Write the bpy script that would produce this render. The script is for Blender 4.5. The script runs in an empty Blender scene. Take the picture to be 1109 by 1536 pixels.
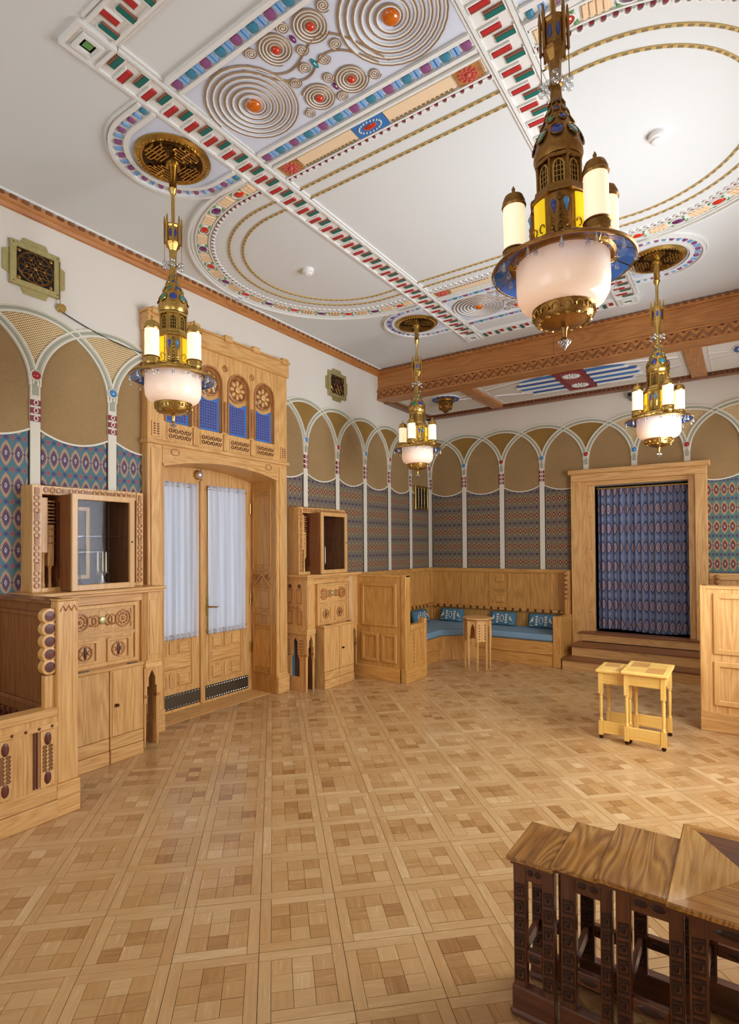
import bpy, bmesh, math, random
from math import sin, cos, pi, radians, sqrt, atan2
from mathutils import Vector, Matrix
random.seed(7)
S = bpy.context.scene
COL = S.collection

# ------------------------------------------------------------------ camera
F_PX, CX, CY = 829.07, 543.79, 809.52          # focal length and principal point of the 1109 x 1536 frame
YAW, PITCH, ROLL, EYE = 0.606, 0.0127, -0.0063, 1.65
def camera():
    fw = Vector((-sin(YAW) * cos(PITCH), cos(YAW) * cos(PITCH), sin(PITCH)))
    r = Vector((cos(YAW), sin(YAW), 0)); u = r.cross(fw)
    r2 = r * cos(ROLL) + u * sin(ROLL); u2 = -r * sin(ROLL) + u * cos(ROLL)
    cd = bpy.data.cameras.new('camera'); co = bpy.data.objects.new('camera', cd); COL.objects.link(co)
    cd.sensor_fit = 'HORIZONTAL'; cd.sensor_width = 36; cd.lens = F_PX / 1109 * 36
    cd.shift_x = (554.5 - CX) / 1109; cd.shift_y = (CY - 768) / 1109
    cd.clip_start = 0.05; cd.clip_end = 100
    m = Matrix((r2, u2, -fw)).transposed().to_4x4(); m.translation = (0, 0, EYE)
    co.matrix_world = m; S.camera = co
    return co, r2, u2, fw
CAM, CR, CU, CF = camera()

# ------------------------------------------------------------------ sky, daylight at the windows, added fill, exposure
w = bpy.data.worlds.new('sky'); S.world = w; w.use_nodes = True
w.node_tree.nodes['Background'].inputs[0].default_value = (0.92, 0.95, 1.0, 1)
w.node_tree.nodes['Background'].inputs[1].default_value = 1.0
def area(name, loc, rot, sx, sy, power, col):
    ld = bpy.data.lights.new(name, 'AREA'); ld.shape = 'RECTANGLE'; ld.size = sx; ld.size_y = sy
    ld.energy = power; ld.color = col
    o = bpy.data.objects.new(name, ld); COL.objects.link(o); o.location = loc; o.rotation_euler = rot
    return o
DAY = (0.95, 0.98, 1.0)
area('daylight_side_window', (0.80, 4.10, 2.05), (0, radians(90), 0), 2.3, 2.3, 215, DAY)
area('fill_near_window', (0.80, -0.55, 2.05), (0, radians(90), 0), 2.3, 1.5, 26, DAY)  # weak fill light, added at a window that is never seen
area('daylight_bay_window', (0.80, 7.62, 2.15), (0, radians(90), 0), 1.9, 1.1, 27, DAY)
area('fill_rear_window', (-2.6, -1.75, 2.1), (radians(90), 0, 0), 2.6, 2.3, 40, DAY)  # fill added from behind the viewer, no source seen there
S.view_settings.view_transform = 'Standard'
S.view_settings.look = 'None'
S.view_settings.gamma = 1
S.view_settings.use_curve_mapping = False
S.view_settings.exposure = -0.12
S.cycles.max_bounces = 10; S.cycles.diffuse_bounces = 6; S.cycles.glossy_bounces = 4
S.cycles.transparent_max_bounces = 12; S.cycles.caustics_reflective = False; S.cycles.caustics_refractive = False
S.cycles.sample_clamp_indirect = 6

# ------------------------------------------------------------------ node helpers and materials
class NT:
    def __init__(s, m): s.t = m.node_tree; s.n = s.t.nodes; s.l = s.t.links
    def new(s, k, **kw):
        x = s.n.new(k)
        for a, b in kw.items(): setattr(x, a, b)
        return x
    def put(s, sock, v):
        if hasattr(v, 'is_output'): s.l.new(v, sock)
        elif v is not None: sock.default_value = v
    def math(s, op, a, b=None, c=None):
        x = s.new('ShaderNodeMath', operation=op)
        for i, v in enumerate((a, b, c)):
            if v is not None: s.put(x.inputs[i], v)
        return x.outputs[0]
    def coord(s, which='Object'): return s.new('ShaderNodeTexCoord').outputs[which]
    def mapped(s, vec, scale=(1, 1, 1), loc=(0, 0, 0), rot=(0, 0, 0)):
        x = s.new('ShaderNodeMapping'); s.put(x.inputs[0], vec)
        x.inputs['Scale'].default_value = scale; x.inputs['Location'].default_value = loc; x.inputs['Rotation'].default_value = rot
        return x.outputs[0]
    def noise(s, vec, scale=5, detail=2, rough=0.5, dist=0):
        x = s.new('ShaderNodeTexNoise'); s.put(x.inputs['Vector'], vec)
        x.inputs['Scale'].default_value = scale; x.inputs['Detail'].default_value = detail
        x.inputs['Roughness'].default_value = rough; x.inputs['Distortion'].default_value = dist
        return x.outputs[0]
    def ramp(s, fac, stops, interp='LINEAR'):
        x = s.new('ShaderNodeValToRGB'); s.put(x.inputs[0], fac); r = x.color_ramp; r.interpolation = interp
        while len(r.elements) < len(stops): r.elements.new(0.5)
        for e, (p, c) in zip(r.elements, stops): e.position = p; e.color = (*c, 1)
        return x.outputs[0]
    def mix(s, fac, a, b, blend='MIX'):
        x = s.new('ShaderNodeMix', data_type='RGBA', blend_type=blend)
        s.put(x.inputs[0], fac)
        for i, v in ((6, a), (7, b)):
            s.put(x.inputs[i], v if hasattr(v, 'is_output') else (*v, 1))
        return x.outputs[2]
    def sep(s, vec):
        x = s.new('ShaderNodeSeparateXYZ'); s.put(x.inputs[0], vec); return x.outputs
    def bump(s, h, strength=0.2, dist=0.01):
        x = s.new('ShaderNodeBump'); s.put(x.inputs['Height'], h); x.inputs['Strength'].default_value = strength
        x.inputs['Distance'].default_value = dist; return x.outputs[0]
def lin(r, g, b):
    f = lambda c: (c / 255 / 12.92) if c / 255 <= .04045 else ((c / 255 + .055) / 1.055) ** 2.4
    return (f(r), f(g), f(b))
MAT = {}
def mat(name, color=(.8, .8, .8), rough=.5, metal=0, emit=None, estr=0, coat=0, spec=.5):
    m = bpy.data.materials.new(name); m.use_nodes = True; MAT[name] = m
    b = m.node_tree.nodes['Principled BSDF']
    b.inputs['Base Color'].default_value = (*color, 1); b.inputs['Roughness'].default_value = rough
    b.inputs['Metallic'].default_value = metal; b.inputs['Coat Weight'].default_value = coat
    b.inputs['Specular IOR Level'].default_value = spec
    if emit: b.inputs['Emission Color'].default_value = (*emit, 1); b.inputs['Emission Strength'].default_value = estr
    return m, NT(m), b.inputs
def wood(name, light, mid, dark, axis='z', rough=.42, fine=95, coat=.12, ring=9.0, dens=1, rw=.36):
    m, t, b = mat(name, mid, rough, coat=coat)
    sc = {'x': (dens, 9 * dens, 9 * dens), 'y': (9 * dens, dens, 9 * dens), 'z': (9 * dens, 9 * dens, dens)}[axis]
    v = t.coord()
    oi = t.new('ShaderNodeObjectInfo')
    vv = t.new('ShaderNodeVectorMath', operation='ADD'); t.put(vv.inputs[0], v)
    k = t.new('ShaderNodeVectorMath', operation='SCALE'); k.inputs[0].default_value = (3.1, 5.3, 2.7); t.put(k.inputs['Scale'], oi.outputs['Random']); t.put(vv.inputs[1], k.outputs[0])
    g = t.mapped(vv.outputs[0], sc)
    n1 = t.noise(g, .42, 2, .5, .35)
    rings = t.math('FRACT', t.math('MULTIPLY', n1, ring * 2))
    rings = t.math('ABSOLUTE', t.math('SUBTRACT', rings, .5))
    n2 = t.noise(t.mapped(vv.outputs[0], tuple(c * (1 if c > dens else .35) for c in sc)), fine / 9, 3, .65)
    f = t.math('ADD', t.math('MULTIPLY', rings, rw), t.math('MULTIPLY', n2, 1.06 - .72 * rw))
    col = t.ramp(f, [(.22, dark), (.48, mid), (.72, light)])
    hv = t.new('ShaderNodeHueSaturation'); t.put(hv.inputs['Color'], col)
    t.put(hv.inputs['Value'], t.math('ADD', t.math('MULTIPLY', oi.outputs['Random'], .14), .93))
    t.put(b['Base Color'], hv.outputs[0]); t.put(b['Normal'], t.bump(f, .12, .004))
    return m
for ax in 'xyz':
    wood('oak_' + ax, lin(226, 184, 122), lin(211, 162, 97), lin(178, 124, 66), ax)
    wood('beam_' + ax, lin(196, 136, 74), lin(178, 116, 58), lin(142, 86, 38), ax, .45)
    wood('dark_' + ax, lin(112, 64, 36), lin(92, 50, 28), lin(62, 32, 18), ax, .32, coat=.3)
    wood('yellow_' + ax, lin(240, 202, 118), lin(232, 188, 98), lin(218, 168, 74), ax, .4, ring=2)
    wood('brown_' + ax, lin(150, 98, 56), lin(128, 78, 42), lin(98, 56, 28), ax, .4)
wood('tabletop', lin(196, 148, 78), lin(166, 114, 50), lin(116, 72, 28), 'y', .22, 60, .5, 10, 1.7, .62)  # same wood as the dark legs; light on the tops is in its colour
wood('tabletop_x', lin(196, 148, 78), lin(166, 114, 50), lin(124, 78, 32), 'x', .22, 60, .5, 6, 1.7, .4)
wood('tabletop_pale', lin(206, 162, 96), lin(186, 138, 72), lin(150, 100, 46), 'y', .22, 60, .5, 6, 1.7, .4)
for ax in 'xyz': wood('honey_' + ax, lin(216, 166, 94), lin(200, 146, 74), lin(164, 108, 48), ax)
wood('oak_plain', lin(222, 178, 116), lin(212, 164, 100), lin(196, 146, 84), 'z', .4, 30, .15, 1.5)
wood('honey_plain', lin(206, 156, 88), lin(194, 140, 72), lin(176, 122, 58), 'z', .4, 30, .15, 1.5)
wood('oak_carved', lin(196, 142, 84), lin(172, 116, 62), lin(120, 70, 34), 'z', .5)
wood('inlay_dark', lin(110, 52, 36), lin(92, 40, 28), lin(66, 26, 18), 'z', .45)

def parquet():
    m, t, b = mat('parquet', lin(205, 165, 112), .3, coat=.06)
    at = t.new('ShaderNodeAttribute', attribute_name='tone'); gr = t.new('ShaderNodeAttribute', attribute_name='grain')
    v = t.coord('Object'); s = t.sep(v)
    a = 0.7665
    p = t.math('ADD', t.math('MULTIPLY', s[0], cos(a)), t.math('MULTIPLY', s[1], sin(a)))
    q = t.math('SUBTRACT', t.math('MULTIPLY', s[1], cos(a)), t.math('MULTIPLY', s[0], sin(a)))
    g = gr.outputs['Fac']; ig = t.math('SUBTRACT', 1.0, g)
    along = t.math('ADD', t.math('MULTIPLY', p, g), t.math('MULTIPLY', q, ig))
    across = t.math('ADD', t.math('MULTIPLY', q, g), t.math('MULTIPLY', p, ig))
    cv = t.new('ShaderNodeCombineXYZ'); t.put(cv.inputs[0], t.math('MULTIPLY', along, 3.0)); t.put(cv.inputs[1], t.math('MULTIPLY', across, 28.0)); t.put(cv.inputs[2], t.math('MULTIPLY', at.outputs['Fac'], 37.0))
    n = t.noise(cv.outputs[0], 2.2, 4, .62, .4)
    n2 = t.noise(cv.outputs[0], 9, 2, .6)
    col = t.ramp(t.math('ADD', t.math('MULTIPLY', at.outputs['Fac'], .62), t.math('MULTIPLY', n, .42)), [(.10, lin(138, 92, 48)), (.40, lin(184, 142, 90)), (.7, lin(206, 170, 120)), (1, lin(232, 204, 160))])
    t.put(b['Base Color'], t.mix(t.math('MULTIPLY', n2, .3), col, lin(150, 104, 60)))
    t.put(b['Roughness'], t.math('ADD', t.math('MULTIPLY', n, .16), .17))
    tg = t.new('ShaderNodeCombineXYZ')
    t.put(tg.inputs[0], t.math('ADD', t.math('MULTIPLY', g, -sin(a)), t.math('MULTIPLY', ig, cos(a)))); t.put(tg.inputs[1], t.math('ADD', t.math('MULTIPLY', g, cos(a)), t.math('MULTIPLY', ig, sin(a))))
    b['Anisotropic'].default_value = .75; t.put(b['Tangent'], tg.outputs[0])
    t.put(b['Normal'], t.bump(n, .06, .002))
parquet()
mat('joint', lin(70, 46, 26), .8)
def plaster(name, col, amt=.05, sc=14, bump=.04):
    m, t, b = mat(name, col, .85, spec=.25)
    n = t.noise(t.coord(), sc, 4, .6)
    t.put(b['Base Color'], t.mix(t.math('MULTIPLY', n, amt * 2), col, tuple(c * .8 for c in col)))
    t.put(b['Normal'], t.bump(n, bump, .004))
plaster('wall_plaster', lin(226, 220, 209), .04, 9)
plaster('ceiling_plaster', lin(222, 226, 226), .03, 6)
plaster('stucco_white', lin(232, 232, 228), .03, 30)
plaster('stucco_tan', lin(238, 212, 176), .05, 30)
plaster('pale_blue', lin(216, 224, 240), .03, 10)
plaster('rib_white', lin(226, 222, 206), .03, 30)
plaster('rib_grey', lin(166, 168, 150), .04, 40)
plaster('pilaster_white', lin(222, 216, 200), .03, 30)
def sand(name, a, c, sc=120):
    m, t, b = mat(name, a, .9, spec=.2)
    n = t.noise(t.coord(), sc, 3, .7); n0 = t.noise(t.coord(), 3.5, 2)
    t.put(b['Base Color'], t.mix(t.math('ADD', t.math('MULTIPLY', n, .8), t.math('MULTIPLY', n0, .25)), a, c)); t.put(b['Normal'], t.bump(n, .35, .004))
sand('sand_panel', lin(124, 98, 62), lin(182, 152, 108))
sand('gold_mosaic_dim', lin(118, 86, 38), lin(176, 140, 78), 170)  # same mosaic as the lattice; its dimmer lighting is put into the colour
def lattice(name, ax):
    m, t, b = mat(name, lin(200, 170, 120), .6)
    s = t.sep(t.coord()); h = s[ax]
    p = t.math('ADD', h, t.math('MULTIPLY', s[2], .7)); q = t.math('SUBTRACT', s[2], t.math('MULTIPLY', h, .55))
    f = lambda x: t.math('ABSOLUTE', t.math('SUBTRACT', t.math('FRACT', t.math('DIVIDE', x, .0175)), .5))
    d = t.math('MAXIMUM', f(p), f(q))
    n = t.noise(t.coord(), 60, 2)
    col = t.ramp(t.math('ADD', d, t.math('MULTIPLY', n, .08)), [(.30, lin(246, 226, 180)), (.40, lin(214, 178, 116)), (.46, lin(120, 84, 40))])
    t.put(b['Base Color'], col); t.put(b['Normal'], t.bump(t.math('SUBTRACT', .5, d), .5, .006))
lattice('mosaic_y', 1); lattice('mosaic_x', 0)
def ikat(name, ax, pal, mode, pw=.085, ph=.237, rough=.9, twist=.012, z0=1.285, grey=.5):
    """rows of woven medallions with ragged edges, like warp-dyed cloth; pal = ring colours from the centre out, then three spot colours"""
    m, t, b = mat(name, pal[2], rough, spec=.15)
    s = t.sep(t.coord()); h = s[ax]
    cv = t.new('ShaderNodeCombineXYZ'); t.put(cv.inputs[0], t.math('MULTIPLY', h, 190.0)); t.put(cv.inputs[1], t.math('MULTIPLY', s[2], 10.0))
    j = t.math('MULTIPLY', t.math('SUBTRACT', t.noise(cv.outputs[0], 1.0, 2), .5), twist * 2)
    z = t.math('ADD', t.math('SUBTRACT', s[2], z0), j)
    vv = t.math('FRACT', t.math('DIVIDE', z, ph)); uu = t.math('FRACT', t.math('DIVIDE', h, pw))
    V = t.math('ABSOLUTE', t.math('SUBTRACT', vv, .5)); U = t.math('ABSOLUTE', t.math('SUBTRACT', uu, .5))
    V2 = t.math('SUBTRACT', .5, V); U2 = t.math('SUBTRACT', .5, U)
    dia = lambda u, v, a, c: t.math('ADD', t.math('DIVIDE', u, a), t.math('DIVIDE', v, c))
    if mode == 'medallion':
        q = lambda x, a: t.math('POWER', t.math('DIVIDE', x, a), 2.0)
        d = t.math('SQRT', t.math('ADD', q(U, .47), q(V, .37))); d = t.math('ADD', t.math('MULTIPLY', d, .6), t.math('MULTIPLY', dia(U, V, .5, .42), .4))
        stops = [0, .06, .13, .24, .36, .44, .56, .64]
    else:
        d = dia(U, V, .56, .36); stops = [0, .10, .18, .30, .38, .47, .54, .64]
    c1 = t.ramp(t.math('MULTIPLY', d, .62), list(zip(stops, pal[:8])), 'CONSTANT')
    col = c1
    for (u, v, a, c, k) in ((U2, V2, .22, .115, 8), (U, V2, .26, .09, 9), (U2, V, .15, .06, 10)):
        e = dia(u, v, a, c)
        col = t.mix(t.math('LESS_THAN', e, 1.0), col, pal[k]); col = t.mix(t.math('LESS_THAN', e, .38), col, tuple(x * .6 for x in pal[k]))
    n = t.noise(t.coord(), 420, 2)
    t.put(b['Base Color'], t.mix(t.math('MULTIPLY', n, grey), col, lin(104, 100, 100))); t.put(b['Normal'], t.bump(n, .15, .002))
TEAL = [lin(60, 60, 96), lin(222, 212, 200), lin(74, 76, 120), lin(106, 70, 104), lin(132, 96, 112), lin(190, 162, 130), lin(178, 150, 122), lin(82, 126, 138), lin(172, 100, 104), lin(80, 88, 132), lin(94, 94, 128)]
DUSK = [lin(216, 186, 150), lin(186, 118, 104), lin(108, 36, 38), lin(84, 30, 36), lin(182, 156, 98), lin(152, 132, 90), lin(132, 116, 92), lin(120, 108, 94), lin(114, 102, 98), lin(64, 58, 90), lin(96, 40, 44)]
RUST = [lin(50, 44, 62), lin(222, 206, 176), lin(70, 58, 80), lin(142, 52, 52), lin(128, 64, 62), lin(194, 162, 112), lin(168, 142, 104), lin(86, 128, 124), lin(104, 66, 104), lin(78, 92, 118), lin(74, 66, 92)]
CLOTH = [lin(104, 90, 116), lin(206, 184, 190), lin(130, 112, 136), lin(192, 168, 176), lin(168, 148, 162), lin(50, 52, 92), lin(112, 126, 164), lin(122, 138, 176), lin(134, 148, 184), lin(150, 162, 194), lin(92, 82, 112)]
for ax, k in ((1, 'y'), (0, 'x')):
    ikat('wallpaper_teal_' + k, ax, TEAL, 'medallion'); ikat('wallpaper_dusk_' + k, ax, DUSK, 'diamond', grey=.25); ikat('wallpaper_rust_' + k, ax, RUST, 'medallion')
ikat('curtain_cloth', 0, CLOTH, 'medallion', .078, .27, twist=.016, z0=.40)
mat('seat_cloth', lin(126, 158, 182), .95, spec=.1)
mat('seat_cloth_dark', lin(84, 96, 92), .95, spec=.1)
mat('cushion_cloth', lin(82, 122, 142), .95, spec=.1)
mat('cushion_motif', lin(206, 204, 196), .95, spec=.1)
def sheer():
    m, t, b = mat('sheer_cloth', lin(216, 220, 228), .9, spec=.1)
    tr = t.new('ShaderNodeBsdfTransparent'); mx = t.new('ShaderNodeMixShader'); mx.inputs[0].default_value = .10
    tl = t.new('ShaderNodeBsdfTranslucent'); tl.inputs[0].default_value = (*lin(214, 220, 232), 1)
    m2 = t.new('ShaderNodeMixShader'); m2.inputs[0].default_value = .3
    o = t.n['Material Output']; p = t.n['Principled BSDF']
    t.l.new(p.outputs[0], m2.inputs[1]); t.l.new(tl.outputs[0], m2.inputs[2])
    t.l.new(m2.outputs[0], mx.inputs[1]); t.l.new(tr.outputs[0], mx.inputs[2]); t.l.new(mx.outputs[0], o.inputs[0])
sheer()
def glass(name, tint=(1, 1, 1), gl=.12):
    m, t, b = mat(name)
    tr = t.new('ShaderNodeBsdfTransparent'); tr.inputs[0].default_value = (*tint, 1)
    g = t.new('ShaderNodeBsdfGlossy'); g.inputs['Roughness'].default_value = .03
    mx = t.new('ShaderNodeMixShader'); mx.inputs[0].default_value = gl
    t.l.new(tr.outputs[0], mx.inputs[1]); t.l.new(g.outputs[0], mx.inputs[2]); t.l.new(mx.outputs[0], t.n['Material Output'].inputs[0])
glass('pane_glass', (.97, .98, 1), .008); glass('crystal', (.92, .94, .95), .3); glass('shelf_glass', (.9, .93, .94), .06)
def brass(name, a, c, rough=.3):
    m, t, b = mat(name, a, rough, 1.0)
    n = t.noise(t.coord(), 45, 3, .6); t.put(b['Base Color'], t.mix(n, a, c)); t.put(b['Normal'], t.bump(n, .25, .004))
brass('brass', lin(222, 190, 116), lin(176, 138, 66), .28)
brass('bronze', lin(182, 138, 78), lin(120, 84, 42), .36)
brass('bronze_dark', lin(92, 66, 36), lin(50, 36, 22), .45)
brass('brass_pale', lin(206, 196, 140), lin(160, 148, 96), .35); MAT['brass_pale'].node_tree.nodes['Principled BSDF'].inputs['Metallic'].default_value = .55
mat('iron', lin(34, 30, 28), .5, .6); mat('steel_dark', lin(98, 92, 78), .42, .85); mat('silver', lin(214, 210, 204), .25, .7)
def opal(name, top, bot, z0, z1, strn):
    m, t, b = mat(name, lin(255, 240, 222), .18)
    b['Emission Strength'].default_value = strn; b['Emission Color'].default_value = (*top, 1)
opal('opal_bowl', lin(255, 198, 160), None, 0, 1, .34)
opal('opal_tube', lin(255, 240, 196), None, 0, 1, .72)
mat('yellow_glass', lin(232, 196, 20), .2, emit=lin(240, 200, 10), estr=.55)
mat('blue_glass', lin(36, 104, 190), .12, coat=.5)
def gem(name, c): mat(name, c, .12, coat=.6)
gem('gem_red', lin(176, 28, 40)); gem('gem_blue', lin(70, 140, 206)); gem('gem_navy', lin(30, 60, 150)); gem('gem_green', lin(20, 130, 96)); gem('gem_orange', lin(206, 104, 20)); gem('gem_purple', lin(112, 40, 104)); gem('gem_scarlet', lin(210, 50, 24)); gem('gem_teal', lin(20, 128, 140))
mat('stone_purple', lin(142, 84, 132), .45); mat('stone_teal', lin(62, 134, 162), .45); mat('stone_blue', lin(134, 180, 228), .5); mat('stone_navy', lin(56, 92, 156), .5)
mat('paint_red', lin(186, 44, 46), .5); mat('paint_green', lin(22, 110, 100), .5); mat('paint_maroon', lin(134, 30, 48), .5); mat('paint_brown', lin(150, 96, 76), .6)
mat('paint_brick', lin(160, 74, 70), .6); mat('paint_blue', lin(60, 120, 184), .55); mat('wire_gold', lin(160, 130, 98), .45, .2); mat('gold_paint', lin(206, 176, 112), .5, .2)
mat('gold_dark', lin(140, 120, 84), .6); mat('leaf_green', lin(100, 160, 92), .5); mat('plastic_white', lin(238, 238, 236), .35); mat('rose_red', lin(206, 92, 84), .5)
mat('panel_blue', lin(58, 112, 190), .6); mat('grid_purple', lin(98, 66, 112), .6); mat('black', lin(16, 15, 15), .7); mat('carve_dark', lin(52, 28, 18), .4); mat('candle', lin(220, 206, 176), .5); mat('grey_metal', lin(120, 130, 140), .4, .5)
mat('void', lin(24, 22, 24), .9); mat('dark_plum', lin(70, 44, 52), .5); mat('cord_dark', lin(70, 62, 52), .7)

# ------------------------------------------------------------------ mesh helpers
OFF = {}
def circ(n, r, c=(0, 0), a0=0): return [(c[0] + r * cos(a0 + 2 * pi * i / n), c[1] + r * sin(a0 + 2 * pi * i / n)) for i in range(n)]
class MB:
    def __init__(s): s.v = []; s.f = []; s.mi = []; s.cur = 0; s.M = None
    def add(s, vs, fs):
        o = len(s.v)
        s.v += [tuple(s.M @ Vector(v)) for v in vs] if s.M is not None else [tuple(v) for v in vs]
        s.f += [tuple(i + o for i in f) for f in fs]; s.mi += [s.cur] * len(fs); return s
    def box(s, x0, x1, y0, y1, z0, z1):
        return s.add([(x, y, z) for z in (z0, z1) for y in (y0, y1) for x in (x0, x1)],
                     [(0, 2, 3, 1), (4, 5, 7, 6), (0, 1, 5, 4), (2, 6, 7, 3), (0, 4, 6, 2), (1, 3, 7, 5)])
    def frus(s, x0, x1, y0, y1, z0, z1, i, axis='z'):
        """box whose far side (axis max) is inset by i: a raised bevelled field"""
        vs = [(x0, y0, z0), (x1, y0, z0), (x1, y1, z0), (x0, y1, z0)]
        if axis == 'z': top = [(x0 + i, y0 + i, z1), (x1 - i, y0 + i, z1), (x1 - i, y1 - i, z1), (x0 + i, y1 - i, z1)]
        elif axis == 'x':
            vs = [(x0, y0, z0), (x0, y1, z0), (x0, y1, z1), (x0, y0, z1)]; top = [(x1, y0 + i, z0 + i), (x1, y1 - i, z0 + i), (x1, y1 - i, z1 - i), (x1, y0 + i, z1 - i)]
        elif axis == '-y':
            vs = [(x0, y1, z0), (x1, y1, z0), (x1, y1, z1), (x0, y1, z1)]; top = [(x0 + i, y0, z0 + i), (x1 - i, y0, z0 + i), (x1 - i, y0, z1 - i), (x0 + i, y0, z1 - i)]
        return s.add(vs + top, [(0, 1, 2, 3), (4, 5, 6, 7)] + [(k, (k + 1) % 4, 4 + (k + 1) % 4, 4 + k) for k in range(4)])
    @staticmethod
    def P(plane, p, a): return {'yz': (a, p[0], p[1]), 'xz': (p[0], a, p[1]), 'xy': (p[0], p[1], a)}[plane]
    def prism(s, poly, plane, a, b):
        n = len(poly)
        return s.add([s.P(plane, p, a) for p in poly] + [s.P(plane, p, b) for p in poly],
                     [tuple(range(n)), tuple(range(n, 2 * n))] + [(i, (i + 1) % n, n + (i + 1) % n, n + i) for i in range(n)])
    def ring(s, outer, inner, plane, a, b):
        n = len(outer); vs = [s.P(plane, p, q) for q in (a, b) for p in list(outer) + list(inner)]
        fs = []
        for i in range(n):
            j = (i + 1) % n
            fs += [(i, j, n + j, n + i), (2 * n + i, 2 * n + j, 3 * n + j, 3 * n + i), (i, j, 2 * n + j, 2 * n + i), (n + i, n + j, 3 * n + j, 3 * n + i)]
        return s.add(vs, fs)
    def rect_ring(s, u0, u1, v0, v1, w, plane, a, b):
        return s.ring([(u0, v0), (u1, v0), (u1, v1), (u0, v1)], [(u0 + w, v0 + w), (u1 - w, v0 + w), (u1 - w, v1 - w), (u0 + w, v1 - w)], plane, a, b)
    def band(s, pts, w, plane, a, b, closed=False, off=0):
        n = len(pts); L = []; R = []
        for i in range(n):
            p0 = pts[i - 1] if (i or closed) else pts[0]; p1 = pts[(i + 1) % n] if (i < n - 1 or closed) else pts[-1]
            dx, dy = p1[0] - p0[0], p1[1] - p0[1]; l = math.hypot(dx, dy) or 1
            nx, ny = -dy / l, dx / l
            L.append((pts[i][0] + nx * (off + w / 2), pts[i][1] + ny * (off + w / 2))); R.append((pts[i][0] + nx * (off - w / 2), pts[i][1] + ny * (off - w / 2)))
        vs = [s.P(plane, p, q) for q in (a, b) for side in (L, R) for p in side]; fs = []
        for i in range(n if closed else n - 1):
            j = (i + 1) % n
            fs += [(i, j, n + j, n + i), (2 * n + i, 2 * n + j, 3 * n + j, 3 * n + i), (i, j, 2 * n + j, 2 * n + i), (n + i, n + j, 3 * n + j, 3 * n + i)]
        if not closed: fs += [(0, n, 3 * n, 2 * n), (n - 1, 2 * n - 1, 4 * n - 1, 3 * n - 1)]
        return s.add(vs, fs)
    def lathe(s, prof, n=24, c=(0, 0, 0), a0=0, axis='z'):
        vs = []; m = len(prof)
        for i in range(n):
            a = a0 + 2 * pi * i / n
            for r, z in prof:
                p = (r * cos(a), r * sin(a), z)
                if axis == 'x': p = (z, r * cos(a), r * sin(a))
                if axis == 'y': p = (r * cos(a), z, r * sin(a))
                vs.append((c[0] + p[0], c[1] + p[1], c[2] + p[2]))
        fs = [(i * m + k, ((i + 1) % n) * m + k, ((i + 1) % n) * m + k + 1, i * m + k + 1) for i in range(n) for k in range(m - 1)]
        fs += [tuple(i * m for i in range(n)), tuple(i * m + m - 1 for i in range(n))]
        return s.add(vs, fs)
    def tube(s, path, r, n=6, closed=False):
        pts = [Vector(p) for p in path]; m = len(pts); vs = []
        for i in range(m):
            d = (pts[(i + 1) % m] if (i < m - 1 or closed) else pts[i]) - (pts[i - 1] if (i or closed) else pts[0])
            d.normalize(); up = Vector((0, 0, 1)) if abs(d.z) < .95 else Vector((1, 0, 0))
            e1 = d.cross(up).normalized(); e2 = e1.cross(d)
            rr = r[i] if isinstance(r, (list, tuple)) else r
            vs += [tuple(pts[i] + e1 * rr * cos(2 * pi * k / n) + e2 * rr * sin(2 * pi * k / n)) for k in range(n)]
        fs = [(i * n + k, i * n + (k + 1) % n, ((i + 1) % m) * n + (k + 1) % n, ((i + 1) % m) * n + k) for i in range(m if closed else m - 1) for k in range(n)]
        if not closed: fs += [tuple(range(n)), tuple((m - 1) * n + k for k in range(n))]
        return s.add(vs, fs)
    def ball(s, c, rx, ry=None, rz=None, n=10, m=6, lo=-pi / 2, hi=pi / 2):
        ry = rx if ry is None else ry; rz = rx if rz is None else rz; vs = []
        for j in range(m + 1):
            b = lo + (hi - lo) * j / m
            vs += [(c[0] + rx * cos(b) * cos(2 * pi * i / n), c[1] + ry * cos(b) * sin(2 * pi * i / n), c[2] + rz * sin(b)) for i in range(n)]
        return s.add(vs, [(j * n + i, j * n + (i + 1) % n, (j + 1) * n + (i + 1) % n, (j + 1) * n + i) for j in range(m) for i in range(n)])
    def data(s, name, mats, smooth=False, ang=38):
        me = bpy.data.meshes.new(name); bm = bmesh.new()
        bv = [bm.verts.new(v) for v in s.v]
        for f, k in zip(s.f, s.mi):
            try: bm.faces.new([bv[i] for i in f]).material_index = k
            except ValueError: pass
        bmesh.ops.remove_doubles(bm, verts=bm.verts, dist=1e-6)
        bmesh.ops.recalc_face_normals(bm, faces=bm.faces)
        bm.to_mesh(me); bm.free()
        for k in ([mats] if isinstance(mats, str) else mats): me.materials.append(MAT[k])
        if smooth:
            me.polygons.foreach_set('use_smooth', [True] * len(me.polygons)); me.set_sharp_from_angle(angle=radians(ang))
        return me
    def build(s, name, mats, parent=None, smooth=False, bevel=0, ang=38, label=None):
        o = Vector(OFF.get(parent.name, (0, 0, 0))) if parent else Vector()
        if o.length: s.v = [(v[0] - o.x, v[1] - o.y, v[2] - o.z) for v in s.v]
        return place(s.data(name, mats, smooth, ang), name, parent, bevel=bevel, label=label)
def place(me, name, parent=None, loc=None, rot=None, bevel=0, label=None):
    ob = bpy.data.objects.new(name, me); COL.objects.link(ob)
    if parent: ob.parent = parent; OFF[ob.name] = OFF.get(parent.name, (0, 0, 0))
    if loc is not None: ob.location = loc
    if rot is not None: ob.rotation_euler = rot
    if label: ob['label'] = label
    if bevel:
        bv = ob.modifiers.new('edge', 'BEVEL'); bv.width = bevel; bv.segments = 1; bv.limit_method = 'ANGLE'
    return ob
def tag(o, label, cat, group=None):
    o['label'] = label; o['category'] = cat
    if group: o['group'] = group
    return o
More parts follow.
